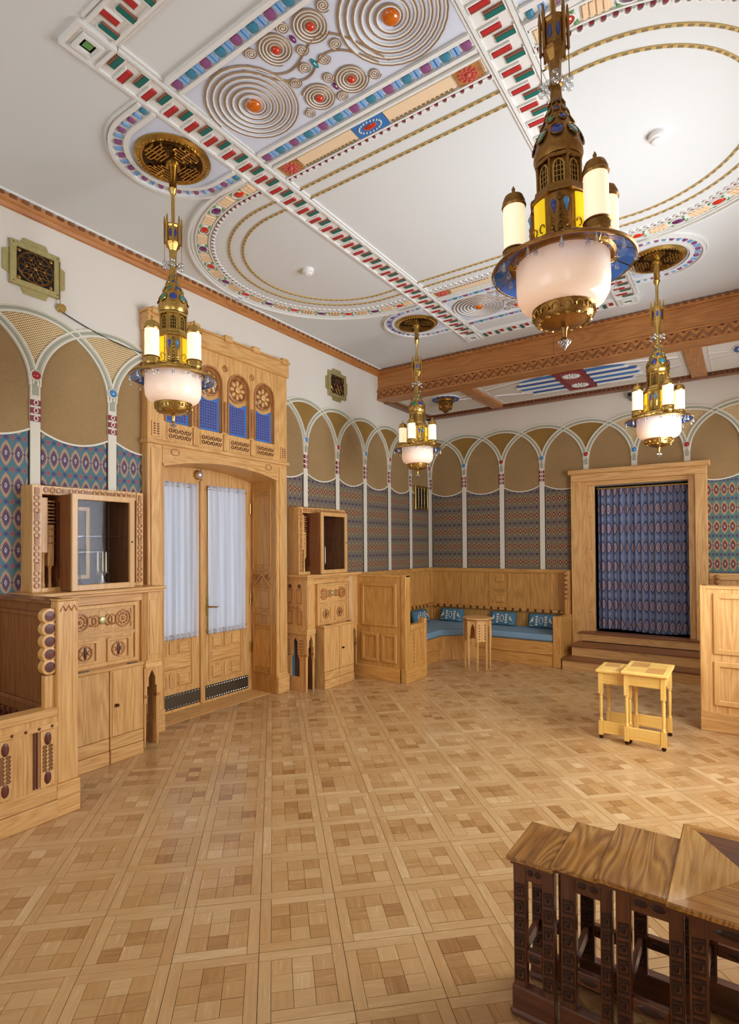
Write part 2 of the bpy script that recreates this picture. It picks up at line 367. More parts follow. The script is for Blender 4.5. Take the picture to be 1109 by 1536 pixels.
def thing(name, label, cat, loc=(0, 0, 0), group=None, rotz=0):
    o = bpy.data.objects.new(name, None); COL.objects.link(o); o.empty_display_size = .1
    o.location = loc; o.rotation_euler = (0, 0, rotz); OFF[o.name] = tuple(loc)
    return tag(o, label, cat, group)
def structure(o, label=None):
    o['kind'] = 'structure'
    if label: o['label'] = label
    return o
def setting(name, loc=(0, 0, 0), label=None):
    o = bpy.data.objects.new(name, None); COL.objects.link(o); o.location = loc; OFF[o.name] = tuple(loc); return structure(o, label)
def dup(root, loc=None, rotz=None, label=None, parent=None):
    r = root.copy(); COL.objects.link(r)
    if loc is not None: r.location = loc
    if rotz is not None: r.rotation_euler = (0, 0, rotz)
    if label: r['label'] = label
    if parent is not None: r.parent = parent
    for ch in root.children:
        dup(ch, parent=r)
    return r
def bez(p0, p1, p2, p3, n=16):
    return [tuple((1 - t) ** 3 * a + 3 * (1 - t) ** 2 * t * b + 3 * (1 - t) * t * t * c + t ** 3 * d for a, b, c, d in zip(p0, p1, p2, p3)) for t in (i / n for i in range(n + 1))]
XL, XR, YB, YN, ZC, ZB, YBEAM = -4.433, 0.69, 8.393, -1.6, 4.255, 3.80, 6.818
ZR = 1.285
# ================================================================== FLOOR
def project(P):
    d = Vector(P) - Vector((0, 0, EYE)); z = d.dot(CF)
    if z < .1: return None
    return CX + F_PX * d.dot(CR) / z, CY - F_PX * d.dot(CU) / z
def make_floor():
    fl = MB().box(XL - .36, XR + .02, YN, YB, -.06, -.004).build('floor', 'joint')
    structure(fl, 'honey oak parquet floor laid in diagonal framed squares')
    s, ga = .3431, .7665; ox, oy = -1.4086, 1.3721
    e1 = (cos(ga), sin(ga)); e2 = (-sin(ga), cos(ga)); w = .049; g = .0009; tg = .0013; b = (s - 2 * w) / 3
    rnd = random.Random(3); pieces = []
    for i in range(-24, 25):
        for j in range(-24, 30):
            cx = ox + s * ((i + .5) * e1[0] + (j + .5) * e2[0]); cy = oy + s * ((i + .5) * e1[1] + (j + .5) * e2[1])
            if not (XL - .3 < cx < XR + .2 and YN - .2 < cy < YB + .2): continue
            R = []; fl_ = rnd.random() < .5
            if fl_: R = [(0, 0, s - w, w, 1), (s - w, 0, s, s - w, 0), (w, s - w, s, s, 1), (0, w, w, s, 0)]
            else: R = [(w, 0, s, w, 1), (s - w, w, s, s, 0), (0, s - w, s - w, s, 1), (0, 0, w, s - w, 0)]
            for a in range(3):
                for c in range(3): R.append((w + a * b, w + c * b, w + a * b + b, w + c * b + b, (a + c + i + j) % 2))
            tt = rnd.gauss(0, .06)
            for k, (u0, v0, u1, v1, gr) in enumerate(R):
                tone = min(1, max(0, (.64 if k < 4 else .44) + tt + rnd.gauss(0, .10 if k < 4 else .20)))
                q = []
                for (u, v) in ((u0, v0), (u1, v0), (u1, v1), (u0, v1)):
                    uu = u + (g if u == u0 else -g); vv = v + (g if v == v0 else -g)
                    uu = min(max(uu, tg), s - tg); vv = min(max(vv, tg), s - tg)
                    q.append((ox + s * (i * e1[0] + j * e2[0]) + uu * e1[0] + vv * e2[0], oy + s * (i * e1[1] + j * e2[1]) + uu * e1[1] + vv * e2[1]))
                q = [(min(max(x, XL - .34), XR), min(max(y, YN), YB)) for x, y in q]
                if max(abs(q[0][0] - q[2][0]) + abs(q[0][1] - q[2][1]), abs(q[1][0] - q[3][0]) + abs(q[1][1] - q[3][1])) < .04: continue
                mx, my = sum(p[0] for p in q) / 4, sum(p[1] for p in q) / 4
                pr = project((mx, my, 0))
                seen = pr is not None and -5 < pr[0] < 1114 and 0 < pr[1] < 1545
                pieces.append((0 if seen else 1, mx * mx + my * my, q, tone, gr, rnd.uniform(-.0006, .0006)))
    pieces.sort(key=lambda p: p[:2])
    def mesh(ps, name):
        vs = []; fs = []; T = []; G = []
        for _, _, q, tone, gr, dz in ps:
            o = len(vs); vs += [(x, y, -.006) for x, y in q] + [(x, y, dz) for x, y in q]
            fs += [(o + 4, o + 5, o + 6, o + 7)] + [(o + k, o + (k + 1) % 4, o + 4 + (k + 1) % 4, o + 4 + k) for k in range(4)]
            T += [tone] * 5; G += [gr] * 5
        me = bpy.data.meshes.new(name); me.from_pydata(vs, [], fs)
        for nm, dat in (('tone', T), ('grain', G)):
            at = me.attributes.new(nm, 'FLOAT', 'FACE'); at.data.foreach_set('value', [float(x) for x in dat])
        me.materials.append(MAT['parquet']); return me
    for p in pieces[:300]: place(mesh([p], 'parquet_block'), 'parquet_block', fl)
    st = place(mesh(pieces[300:], 'parquet_field'), 'parquet_field', fl); st['kind'] = 'stuff'
    # straight border boards along the wall of the door
    return fl
FLOOR = make_floor()

# ================================================================== WALLS
def wall_boxes(m, plane, a, b, u0, u1, v0, v1, holes):
    """slab in a plane, with rectangular holes (u0,u1,v0,v1) sorted along u"""
    u = u0
    bx = lambda p, q, r, s: m.box(min(a, b), max(a, b), p, q, r, s) if plane == 'yz' else m.box(p, q, min(a, b), max(a, b), r, s)
    for (p, q, r, s) in sorted(holes):
        bx(u, p, v0, v1)
        if r > v0: bx(p, q, v0, r)
        if s < v1: bx(p, q, s, v1)
        u = q
    bx(u, u1, v0, v1); return m
DY0, DY1 = 3.085, 4.57
AX0, AX1, AZ0, AZ1 = -1.76, -.59, .43, 2.50
wl = wall_boxes(MB(), 'yz', XL - .34, XL, YN, YB + .3, 0, ZC + .1, [(DY0, DY1, 0, 2.62)]).build('wall_left', 'wall_plaster'); structure(wl, 'cream plaster wall with blind arcade, wallpaper and double door')
wb = wall_boxes(MB(), 'xz', YB, YB + .3, XL - .34, XR + .3, 0, ZC + .1, [(AX0, AX1, AZ0, AZ1)]).build('wall_back', 'wall_plaster'); structure(wb, 'cream plaster wall with blind arcade around the curtained alcove')
wr = wall_boxes(MB(), 'yz', XR, XR + .26, YN, YB, 0, ZC + .1, [(2.95, 5.25, .9, 3.2), (-1.3, .2, .9, 3.2), (7.0, 8.2, 1.2, 3.1)]).build('wall_right', 'wall_plaster'); structure(wr, 'window wall of the room')
wn = wall_boxes(MB(), 'xz', YN - .26, YN, XL - .34, XR + .3, 0, ZC + .1, [(-3.9, -1.3, .95, 3.25)]).build('wall_near', 'wall_plaster'); structure(wn, 'rear wall of the room')
def window(name, plane, a, u0, u1, v0, v1, n):
    st = setting(name, (a, (u0 + u1) / 2, v0) if plane == 'yz' else ((u0 + u1) / 2, a, v0), 'tall unseen daylight window')
    m = MB().rect_ring(u0, u1, v0, v1, .07, plane, a - .04, a + .04)
    m.build('window_frame', 'oak_z', st)
    for k in range(1, n):
        u = u0 + (u1 - u0) * k / n; m = MB()
        m.prism([(u - .03, v0 + .07), (u + .03, v0 + .07), (u + .03, v1 - .07), (u - .03, v1 - .07)], plane, a - .03, a + .03).build('mullion', 'oak_z', st)
    for k in range(n):
        p, q = u0 + (u1 - u0) * k / n + .035, u0 + (u1 - u0) * (k + 1) / n - .035
        MB().prism([(p, v0 + .05), (q, v0 + .05), (q, v1 - .05), (p, v1 - .05)], plane, a - .003, a + .003).build('pane', 'pane_glass', st)
window('window_1', 'yz', XR + .03, 2.95, 5.25, .9, 3.2, 3)
window('fill_window_2', 'yz', XR + .03, -1.3, .2, .9, 3.2, 2)  # unseen window, added to carry the near fill light
window('window_4', 'yz', XR + .03, 7.0, 8.2, 1.2, 3.1, 2)
window('fill_window_3', 'xz', YN - .04, -3.9, -1.3, .95, 3.25, 3)  # unseen window, added to carry the rear fill light

PW = .072
def arc_z(h, hk, W): 
    t = 1 - ((h - hk) / W) ** 2
    return 2.885 + .565 * sqrt(t) if t > 0 else 2.885
def arcade(wall, plane, base, out, hs, lo, hi, paper, sand_m, lat, holes=(), first_red=True):
    """hs pilaster axes; lo/hi clip; holes: (h0,h1,ztop) where nothing may hang below ztop"""
    d = lambda t: base + out * t
    def hole(h):
        for (p, q, z) in holes:
            if p < h < q: return z
        return None
    for k, hk in enumerate(hs):
        W = (hs[k + 1] - hk) if k + 1 < len(hs) else (hk - hs[k - 1])
        Wl = (hk - hs[k - 1]) if k else W
        clip = lambda h: min(max(h, lo), hi)
        if lo - .01 <= hk <= hi + .01:
            z0 = hole(hk) or ZR
            p0, p1 = max(hk - PW / 2, lo), min(hk + PW / 2, hi)
            pl = MB().prism([(p0, z0), (p1, z0), (p1, 2.90), (p0, 2.90)], plane, d(0), d(.0205)).build('pilaster', 'pilaster_white', wall)
            if p1 - p0 > .06:
                col = 'gem_red' if (k % 2 == 0) == first_red else 'gem_blue'
                bb = 'xy'.index('y') if plane == 'yz' else 0
                c = (d(.028), hk, 2.965) if plane == 'yz' else (hk, d(.028), 2.965)
                ax = 'x' if plane == 'yz' else 'y'
                MB().lathe([(r_, out * q_) for r_, q_ in ((.044, -.027), (.044, .004), (.036, .012), (.031, .004), (.031, -.02))], 20, c, 0, ax).build('gem_ring', 'rib_white', pl, True)
                g = MB()
                if plane == 'yz': g.ball(c, .02, .03, .03)
                else: g.ball(c, .03, .02, .03)
                g.build('gem', col, pl, True)
                MB().prism([(hk - .022, 2.815), (hk + .022, 2.815), (hk + .022, 2.9), (hk - .022, 2.9)], plane, d(.02), d(.025)).build('capital_inlay', 'rib_grey', pl)
                if not hole(hk):
                    for q in range(3):
                        z = 2.615 + q * .06
                        mb = MB(); mb.prism([(hk - PW / 2 - .002, z), (hk + PW / 2 + .002, z), (hk + PW / 2 + .002, z + .042), (hk - PW / 2 - .002, z + .042)], plane, d(.018), d(.028)).build('red_block', 'paint_maroon', pl)
                        MB().ring([(hk + .017 * cos(a), z + .021 + .021 * sin(a)) for a in [i * pi / 8 for i in range(16)]], [(hk + .011 * cos(a), z + .021 + .014 * sin(a)) for a in [i * pi / 8 for i in range(16)]], plane, d(.02), d(.032)).build('oval_ring', 'rib_white', pl)
        # arch rib
        pts = []
        for i in range(49):
            a = pi - pi * i / 48; h = hk + (W if cos(a) > 0 else Wl) * .985 * cos(a); z = 2.885 + .565 * sin(a)
            if lo <= h <= hi: pts.append((h, z))
        if len(pts) > 3:
            e = .0022 * (k % 3); rb = MB(); rb.band(pts, .062, plane, d(0), d(.014 + e)); rb.band(pts, .012, plane, d(0), d(.022 + e), off=.026); rb.band(pts, .012, plane, d(0), d(.022 + e), off=-.026); rb.cur = 1; rb.band(pts, .024, plane, d(.01), d(.0165 + e))
            rb.build('arch_rib', ['rib_white', 'rib_grey'], wall)
        # spandrel under this arch, above its neighbours
        hl, hr = hk - Wl / 2, hk + W / 2; N = 12; low = []; up = []
        for i in range(2 * N + 1):
            h = hl + (hk - hl) * i / N if i <= N else hk + (hr - hk) * (i - N) / N
            if not lo <= h <= hi: continue
            n1 = arc_z(h, hk - Wl, Wl) if h <= hk else arc_z(h, hk + W, W)
            low.append((h, n1)); up.append((h, arc_z(h, hk, W if h >= hk else Wl)))
        if len(low) > 3: MB().prism(low + up[::-1], plane, d(0), d(.005)).build('spandrel_panel', lat(hk), wall)
        # bay to the right of this pilaster
        if k + 1 < len(hs):
            h0, h1 = max(hk + PW / 2, lo), min(hs[k + 1] - PW / 2, hi)
            if h1 - h0 < .03: continue
            f0, f1 = hk + PW / 2, hs[k + 1] - PW / 2
            H = [h0 + (h1 - h0) * i / 20 for i in range(21)]
            sc = [(h, 2.555 - .075 * (1 - (2 * (h - f0) / (f1 - f0) - 1) ** 2)) for h in H]
            top = [(h, min(arc_z(h, hk, W), arc_z(h, hs[k + 1], W))) for h in H]
            zt = hole((h0 + h1) / 2)
            if zt: sc = [(h, zt) for h in H]
            MB().prism(sc + top[::-1], plane, d(0), d(.004)).build('sand_panel', sand_m, wall)
            if not zt:
                MB().prism([(h0, ZR), (h1, ZR)] + sc[::-1], plane, d(0), d(.007)).build('wallpaper_panel', paper(hk), wall)
                MB().band(sc, .014, plane, d(0), d(.014)).build('scallop_trim', 'rib_white', wall)
                for h in (h0 + .006, h1 - .006):
                    MB().prism([(h - .004, ZR), (h + .004, ZR), (h + .004, 2.55), (h - .004, 2.55)], plane, d(0), d(.012)).build('wallpaper_edge', 'void', wall)
arcade(wl, 'yz', XL, 1, [.135, .765, 1.395, 2.025, 2.645, 3.27], .2, 3.0, lambda h: 'wallpaper_teal_y', 'sand_panel', lambda h: 'mosaic_y', first_red=False)
arcade(wl, 'yz', XL, 1, [4.53, 5.16, 5.805, 6.45, 7.10, 7.746, YB], 4.68, YB - .002, lambda h: 'wallpaper_dusk_y', 'sand_panel', lambda h: 'gold_mosaic_dim', first_red=True)
arcade(wb, 'xz', YB, -1, [XL + .03, -3.77, -3.134, -2.506, -1.874, -1.242, -.614, .02, XR - .03], XL + .002, XR - .002,
       lambda h: 'wallpaper_rust_x' if h > -1 else 'wallpaper_dusk_x', 'sand_panel', lambda h: 'mosaic_x' if h > -1.5 else 'gold_mosaic_dim',
       holes=[(-1.9, -.56, 2.6)], first_red=True)
# piece of wallpaper beside the alcove is cut where the opening starts
# ------------------------------------------------------------------ crown moulding on the door wall
def crown():
    m = MB()
    prof = [(0, 4.155), (.022, 4.160), (.030, 4.185), (.048, 4.195), (.055, 4.225), (.055, 4.235), (0, 4.235)]
    m.add([(XL + x, y, z) for y in (YN, YBEAM) for x, z in prof], [tuple(range(7)), tuple(range(7, 14))] + [(i, (i + 1) % 7, 7 + (i + 1) % 7, 7 + i) for i in range(7)])
    c = m.build('trim_1', 'beam_y'); structure(c, 'carved wooden crown moulding below the ceiling')
    d = MB(); y = YN + .03
    while y < YBEAM - .05: d.box(XL + .04, XL + .066, y, y + .045, 4.218, 4.24); y += .085
    o = d.build('dentil_row', 'brown_y', c); o['kind'] = 'stuff'
    MB().box(XL, XL + .075, YN, YBEAM, 4.24, ZC).build('white_fillet', 'stucco_white', c)
crown()

# ================================================================== CEILING, BEAM, LOW BAY CEILING
ceil = MB().box(XL - .34, XR + .3, YN - .26, YBEAM + .12, ZC, ZC + .12).build('ceiling', 'ceiling_plaster'); structure(ceil, 'pale plaster ceiling with painted stucco ornament')
def beam():
    b = MB().box(XL, XR, YBEAM, YBEAM + .16, ZB, ZC).build('beam', 'beam_x'); structure(b, 'broad wooden ceiling beam with carved chevrons')
    MB().box(XL, XR, YBEAM - .03, YBEAM, 4.19, 4.235).build('beam_cornice', 'beam_x', b)
    d = MB(); x = XL + .02
    while x < XR - .05: d.box(x, x + .04, YBEAM - .042, YBEAM - .03, 4.215, 4.24); x += .075
    o = d.build('dentil_row', 'brown_x', b); o['kind'] = 'stuff'
    MB().box(XL, XR, YBEAM - .012, YBEAM, ZB, 3.945).build('frieze_board', 'beam_x', b)
    MB().box(XL, XR, YBEAM - .028, YBEAM - .012, 3.932, 3.95).build('frieze_fillet', 'beam_x', b)
    MB().box(XL, XR, YBEAM - .028, YBEAM - .012, ZB, 3.822).build('frieze_fillet', 'beam_x', b)
    z = MB(); p = .115; n = int((XR - XL) / p); q = YBEAM - .022
    for dz in (0, .024):
        pts = []
        for i in range(2 * n + 1): pts.append((XL + .01 + i * p / 2, (3.832 if i % 2 == 0 else 3.892) + dz))
        z.band(pts, .009, 'xz', YBEAM - .012, q)
    o = z.build('chevron_carving', 'brown_x', b); o['kind'] = 'stuff'
    t = MB()
    for i in range(n):
        x = XL + .01 + i * p; t.prism([(x - .022, 3.93), (x + .022, 3.93), (x, 3.912)], 'xz', YBEAM - .012, YBEAM - .020); t.prism([(x + p / 2 - .02, 3.824), (x + p / 2 + .02, 3.824), (x + p / 2, 3.842)], 'xz', YBEAM - .012, YBEAM - .020)
    o = t.build('wedge_carving', 'inlay_dark', b); o['kind'] = 'stuff'
    MB().box(-1.885, -1.879, YBEAM - .002, YBEAM, 3.95, 4.19).build('board_joint', 'brown_z', b)
beam()
def bay_ceiling():
    zc = ZB + .045
    c = MB().box(XL, XR, YBEAM + .16, YB, zc, zc + .1).build('ceiling_bay', 'wall_plaster'); structure(c, 'low bay ceiling with framed painted panels')
    MB().box(XL, XL + .10, YBEAM + .16, YB, ZB - .01, zc).build('bay_moulding', 'brown_y', c)
    m = MB().box(XL, XR, YB - .11, YB, ZB - .01, zc).build('bay_moulding', 'brown_x', c)
    MB().box(XL, XR, YBEAM + .16, YBEAM + .22, ZB - .002, zc).build('bay_moulding', 'beam_x', c)
    d = MB(); x = XL + .12
    while x < XR: d.box(x, x + .03, YB - .125, YB - .11, ZB + .005, ZB + .03); x += .06
    o = d.build('bay_dentils', 'inlay_dark', c); o['kind'] = 'stuff'
    for x in (-3.15, -.455): MB().box(x - .085, x + .085, YBEAM + .22, YB - .11, ZB, zc).build('cross_rib', 'beam_y', c)
    y0, y1 = YBEAM + .26, YB - .16
    for x0, x1 in ((XL + .18, -3.28), (-3.02, -.59), (-.32, XR - .05)):
        MB().rect_ring(x0, x1, y0, y1, .012, 'xy', zc, zc - .006).build('panel_line', 'rib_white', c)
    cy = 7.55
    MB().box(-1.99, -1.63, 7.1, 8.0, zc - .025, zc).build('red_plaque', 'paint_brick', c)
    MB().rect_ring(-1.99, -1.63, 7.1, 8.0, .05, 'xy', zc - .035, zc - .02).build('plaque_border', 'paint_maroon', c)
    for y in (7.33, 7.80):
        r = MB(); 
        for k in range(16):
            a = 2 * pi * k / 16; r.M = Matrix.Translation((-1.81, y, zc - .03)) @ Matrix.Rotation(a, 4, 'Z'); r.ball((.075, 0, 0), .04, .014, .012, 8, 4)
        r.M = None; r.ball((-1.81, y, zc - .03), .03, .03, .015); r.build('shell_rosette', 'stucco_white', c, True)
    for sx in (-1, 1):
        for k in range(4):
            y = 7.25 + .2 * k; x0 = -1.81 + sx * .19; x1 = -1.81 + sx * (.72 - .1 * (k in (0, 3)))
            m = MB(); m.tube([(x0, y, zc - .010), (x1, y + .0, zc - .010)], .019, 8); m.ball((x1, y, zc - .010), .03, .021, .02); m.build('blue_ray', 'stone_navy' if k % 2 else 'paint_blue', c, True)
            MB().tube([(x0, y + .035, zc - .008), (x1, y + .035, zc - .008)], .012, 6).build('dark_ray', 'void', c, True)
            MB().tube([(x0, y + .085, zc - .01), (x1 + sx * .05, y + .085, zc - .01)], .024, 6).build('white_ray', 'stucco_white', c, True)
        for (ya, yb) in ((7.08, 7.38), (8.02, 7.72)):
            xe = -2.98 if sx < 0 else -.62
            MB().tube([(-1.81 + sx * .18, ya, zc - .006), (xe, yb, zc - .006)], .014, 6).build('white_line', 'stucco_white', c)
            MB().tube([(-1.81 + sx * .18, ya + .03, zc - .006), (xe, yb + .03, zc - .006)], .01, 6).build('red_line', 'paint_brick', c)
    for (xa, xb) in ((-3.3, -3.5), (-.33, .0), (.3, .6)):
        for y in (7.45, 7.65):
            MB().tube([(xa, y, zc - .006), (xb, y + (.05 if y < 7.5 else -.05), zc - .006)], .012, 6).build('white_line', 'stucco_white', c)
            MB().tube([(xa, y + .025, zc - .006), (xb, y + (.05 if y < 7.5 else -.05) + .025, zc - .006)], .008, 6).build('red_line', 'paint_brick', c)
    for sx in (-3.64, .12):
        MB().ring(circ(32, .21, (sx, 7.45)), circ(32, .15, (sx, 7.45)), 'xy', zc - .012, zc).build('lamp_ring', 'stucco_white', c)
        for k in range(14):
            a = 2 * pi * k / 14; m = MB(); m.M = Matrix.Translation((sx + .18 * cos(a), 7.45 + .18 * sin(a), zc - .016)) @ Matrix.Rotation(a, 4, 'Z'); m.box(-.02, .02, -.026, .026, -.006, .006); m.build('lamp_stone', 'stone_navy', c)
    return zc
ZBAY = bay_ceiling()
# ================================================================== STUCCO ORNAMENT OF THE CEILING
CXM, CYM = -1.87, 3.958                      # centre of the ornament
def mirror_pts(pts, sx, sy): return [(CXM + sx * (x - CXM), CYM + sy * (y - CYM)) for x, y in pts]
def block_mesh(name, m, L, Wd, h=.013):
    b = MB().frus(-L / 2, L / 2, -Wd / 2, Wd / 2, 0, h, .003)
    b.M = None; b.v = [(x, y, -z) for x, y, z in b.v]; return b.data(name, m)
def stone_mesh(name, m, a, b, h=.016):
    p = []; r = .012
    for cx, cy, a0 in ((a / 2 - r, b / 2 - r, 0), (-a / 2 + r, b / 2 - r, 90), (-a / 2 + r, -b / 2 + r, 180), (a / 2 - r, -b / 2 + r, 270)):
        p += [(cx + r * cos(radians(a0 + t)), cy + r * sin(radians(a0 + t))) for t in (0, 45, 90)]
    n = len(p); mb = MB(); mb.add([(x, y, 0) for x, y in p] + [(x * .9, y * .9, -h * .8) for x, y in p] + [(x * .6, y * .6, -h) for x, y in p], [tuple(range(2 * n, 3 * n))] + [(k * n + i, k * n + (i + 1) % n, k * n + n + (i + 1) % n, k * n + n + i) for k in (0, 1) for i in range(n)])
    return mb.data(name, m, True, 50)
ST_P = stone_mesh('stone_p', 'stone_purple', .052, .052); ST_T = stone_mesh('stone_t', 'stone_teal', .052, .052)
_b = MB(); _b.cur = 0; _b.box(-.019, -.004, -.026, .026, -.012, 0); _b.box(.005, .019, -.026, .026, -.012, 0); _b.cur = 1; _b.box(-.004, .005, -.026, .026, -.006, 0)
BARS = _b.data('bars', ['stone_blue', 'stone_navy'])
BLK_R = block_mesh('block_r', 'paint_red', .100, .033); BLK_G = block_mesh('block_g', 'paint_green', .100, .033)
_k = MB(); _k.box(-.054, .054, .018, .026, -.011, 0); _k.box(.052, .058, -.036, .026, -.011, 0); _k.cur = 1; _k.box(-.05, .05, -.0225, -.0165, -.012, 0)
KEY = _k.data('key', ['stucco_white', 'paint_brown'])
def meander(name, u0, u1, v, along, wd=.18):
    """band running along one axis with alternating red and green blocks and a raised key line"""
    z = ZC; m = MB()
    bx = (lambda a, b, c, d, e, f: m.box(c, d, a, b, e, f)) if along == 'y' else (lambda a, b, c, d, e, f: m.box(a, b, c, d, e, f))
    bx(u0, u1, v - wd / 2, v + wd / 2, z - .008, z)
    for s in (-1, 1):
        bx(u0, u1, v + s * (wd / 2 + .008) - .008, v + s * (wd / 2 + .008) + .008, z - .022, z); bx(u0, u1, v + s * (wd / 2 + .03) - .006, v + s * (wd / 2 + .03) + .006, z - .012, z)
    b = m.build(name, 'stucco_white', ceil)
    n = int((u1 - u0) / .0735); p = (u1 - u0) / n
    for k in range(n):
        u = u0 + (k + .5) * p; g = k % 2 == 0; off = .024 * (1 if g else -1)
        loc = (v + off, u, z - .008) if along == 'y' else (u, v + off, z - .008)
        rot = (0, 0, 0) if along == 'y' else (0, 0, pi / 2)
        place(BLK_G if g else BLK_R, 'green_block' if g else 'red_block', b, loc, rot)
        place(KEY, 'key_fillet', b, (loc[0], loc[1], z - .008), (0, 0, rot[2] + (0 if g else pi)))
    return b
BX = (-2.748, -.992)
for x in BX: meander('meander_band', 1.62, 6.30, x, 'y')
for y in (1.515, 6.40): meander('meander_band', BX[0] + .12, BX[1] - .12, y, 'x', .13)
for x in BX:
    for y in (1.515, 6.40):
        b = MB()
        for i, (r, t) in enumerate(((.10, .03), (.08, .02), (.058, .035), (.04, .02))): b.rect_ring(x - r, x + r, y - r, y + r, .018, 'xy', ZC - t, ZC)
        q = b.build('corner_boss', 'stucco_white', ceil)
        MB().frus(x - .032, x + .032, y - .032, y + .032, ZC - .02, ZC - .002, .0).build('boss_stone', 'leaf_green', q)
# ---- panels of spirals between the bands
def spiral_mesh(name, R, r0, turns, wr, m='wire_gold', cw=1, a0=0.0):
    n = int(30 * turns); b = MB()
    b.tube([((R + (r0 - R) * i / n) * cos(a0 + cw * 2 * pi * turns * i / n), (R + (r0 - R) * i / n) * sin(a0 + cw * 2 * pi * turns * i / n), -.004) for i in range(n + 1)], wr, 5)
    return b.data(name, m, True, 60)
def spiral_pair(name, R, r0, turns, wr, cw=1, a0=0.0):
    """white cord with a gilt cord laid beside it"""
    n = int(30 * turns); b = MB()
    for k, (dr, w, dz) in enumerate(((0, wr, -.005), (-wr * 2.0, wr * 1.25, -.003))):
        b.cur = k
        b.tube([((R + dr + (r0 - R) * i / n) * cos(a0 + cw * 2 * pi * turns * i / n), (R + dr + (r0 - R) * i / n) * sin(a0 + cw * 2 * pi * turns * i / n), dz) for i in range(n + 1)], w, 5)
    return b.data(name, ['wire_gold', 'stucco_white'], True, 60)
SP_BIG = spiral_pair('big', .283, .05, 6.3, .0046); SP_MED = spiral_pair('med', .098, .03, 3.8, .0038); SP_SML = spiral_pair('sml', .036, .006, 2.5, .003)
GEMB = MB().ball((0, 0, 0), .045, .045, .03, 16, 6, -pi / 2, 0).data('gemb', 'gem_orange', True); GEMR = MB().lathe([(.03, 0), (.03, -.006), (.024, -.008)], 16).data('gr', 'wire_gold', True)
GEMM = MB().ball((0, 0, 0), .023, .023, .022, 12, 5, -pi / 2, 0).data('gemm', 'gem_scarlet', True)
GEMO = MB().ball((0, 0, 0), .013, .026, .014, 10, 5, -pi / 2, 0).data('gemo', 'gem_purple', True); GEMT = MB().ball((0, 0, 0), .013, .034, .016, 10, 5, -pi / 2, 0).data('gemt', 'gem_teal', True)
def spiral_panel(cy, label):
    x0, x1 = BX[0] + .13, BX[1] - .13; hy = .295; o = CYM
    m = MB().box(x0, x1, cy - hy, cy + hy, ZC - .005, ZC); p = m.build('stucco_panel', 'pale_blue', ceil)
    f = MB()
    for s in (-1, 1):
        f.box(x0, x1, cy + s * (hy + .012) - .012, cy + s * (hy + .012) + .012, ZC - .022, ZC)
        f.box(x0, x1, cy + s * (hy + .105) - .012, cy + s * (hy + .105) + .012, ZC - .026, ZC)
        f.box(x0, x1, cy + s * (hy + .058) - .04, cy + s * (hy + .058) + .04, ZC - .006, ZC)
    f.build('panel_moulding', 'stucco_white', p)
    for s in (-1, 1):
        n = 13; y = cy + s * (hy + .058); st = (x1 - x0 - .07) / (n - 1)
        for k in range(n):
            x = x0 + .035 + k * st
            place(ST_P if k % 2 == 0 else ST_T, 'purple_stone' if k % 2 == 0 else 'teal_stone', p, (x, y, ZC - .006))
            if k < n - 1: place(BARS, 'blue_bars', p, (x + st / 2, y, ZC - .006))
    z = ZC - .006
    for sx in (-1, 1):
        place(SP_BIG, 'big_spiral', p, (CXM + sx * .472, cy, z), (0, 0, 0 if sx > 0 else pi)); place(GEMB, 'amber_cabochon', p, (CXM + sx * .472, cy, z))
    for (dx, dy) in ((-.11, -.195), (.121, -.192), (-.12, .176), (.106, .178)):
        place(SP_MED, 'medium_spiral', p, (CXM + dx, cy + dy, z), (0, 0, random.uniform(0, 6))); place(GEMR, 'gem_collar', p, (CXM + dx, cy + dy, z)); place(GEMM, 'scarlet_cabochon', p, (CXM + dx, cy + dy, z - .004))
    for (dx, dy) in ((0, -.262), (.165, -.04), (0, -.115), (-.235, -.25), (.06, -.008), (-.058, -.022), (-.165, .02), (.008, .097), (0, .245), (-.24, .232), (.232, .225), (.238, -.238)):
        place(SP_SML, 'small_spiral', p, (CXM + dx, cy + dy, z), (0, 0, random.uniform(0, 6)))
    place(GEMO, 'purple_cabochon', p, (CXM, cy - .185, z)); place(GEMO, 'purple_cabochon', p, (CXM + .003, cy + .17, z)); place(GEMT, 'teal_cabochon', p, (CXM, cy - .012, z))
    for (a, b, c, d) in (((-.30, -.21), (-.17, .08), (-.02, -.12), (.10, -.13)), ((.10, -.13), (.2, -.13), (.25, -.02), (.34, .2)), ((-.34, -.2), (-.2, .02), (-.12, .06), (-.03, .02)), ((-.03, .02), (.1, -.08), (.2, -.02), (.3, .21))):
        MB().tube([(CXM + q[0], cy + q[1], z - .003) for q in bez(a, b, c, d, 18)], .0055, 5).build('linking_cord', 'wire_gold', p, True)
    return p
PYN, PYF = 2.288, 2 * CYM - 2.288
spiral_panel(PYN, ''); spiral_panel(PYF, '')
# ---- tan strips with rosettes between panel and middle field, scallops and gilt lines
def scallop_row(pts, name, par):
    """little arches hanging along a path (inner edge), one joined carving"""
    m = MB(); L = 0; acc = 0; step = .055
    for a, b in zip(pts, pts[1:]):
        l = math.hypot(b[0] - a[0], b[1] - a[1]); d = ((b[0] - a[0]) / l, (b[1] - a[1]) / l)
        while acc < l:
            x, y = a[0] + d[0] * acc, a[1] + d[1] * acc; nx, ny = -d[1], d[0]
            m.M = Matrix(((d[0], nx, 0, x), (d[1], ny, 0, y), (0, 0, 1, ZC), (0, 0, 0, 1)))
            m.cur = 0; m.band([(.021 * cos(t), .026 * sin(t)) for t in [i * pi / 6 for i in range(7)]], .009, 'xy', 0, -.014)
            m.cur = 1; m.box(-.01, .01, .0, .012, -.01, 0)
            acc += step
        acc -= l
    m.M = None; o = m.build(name, ['stucco_white', 'paint_maroon'], par); o['kind'] = 'stuff'; return o
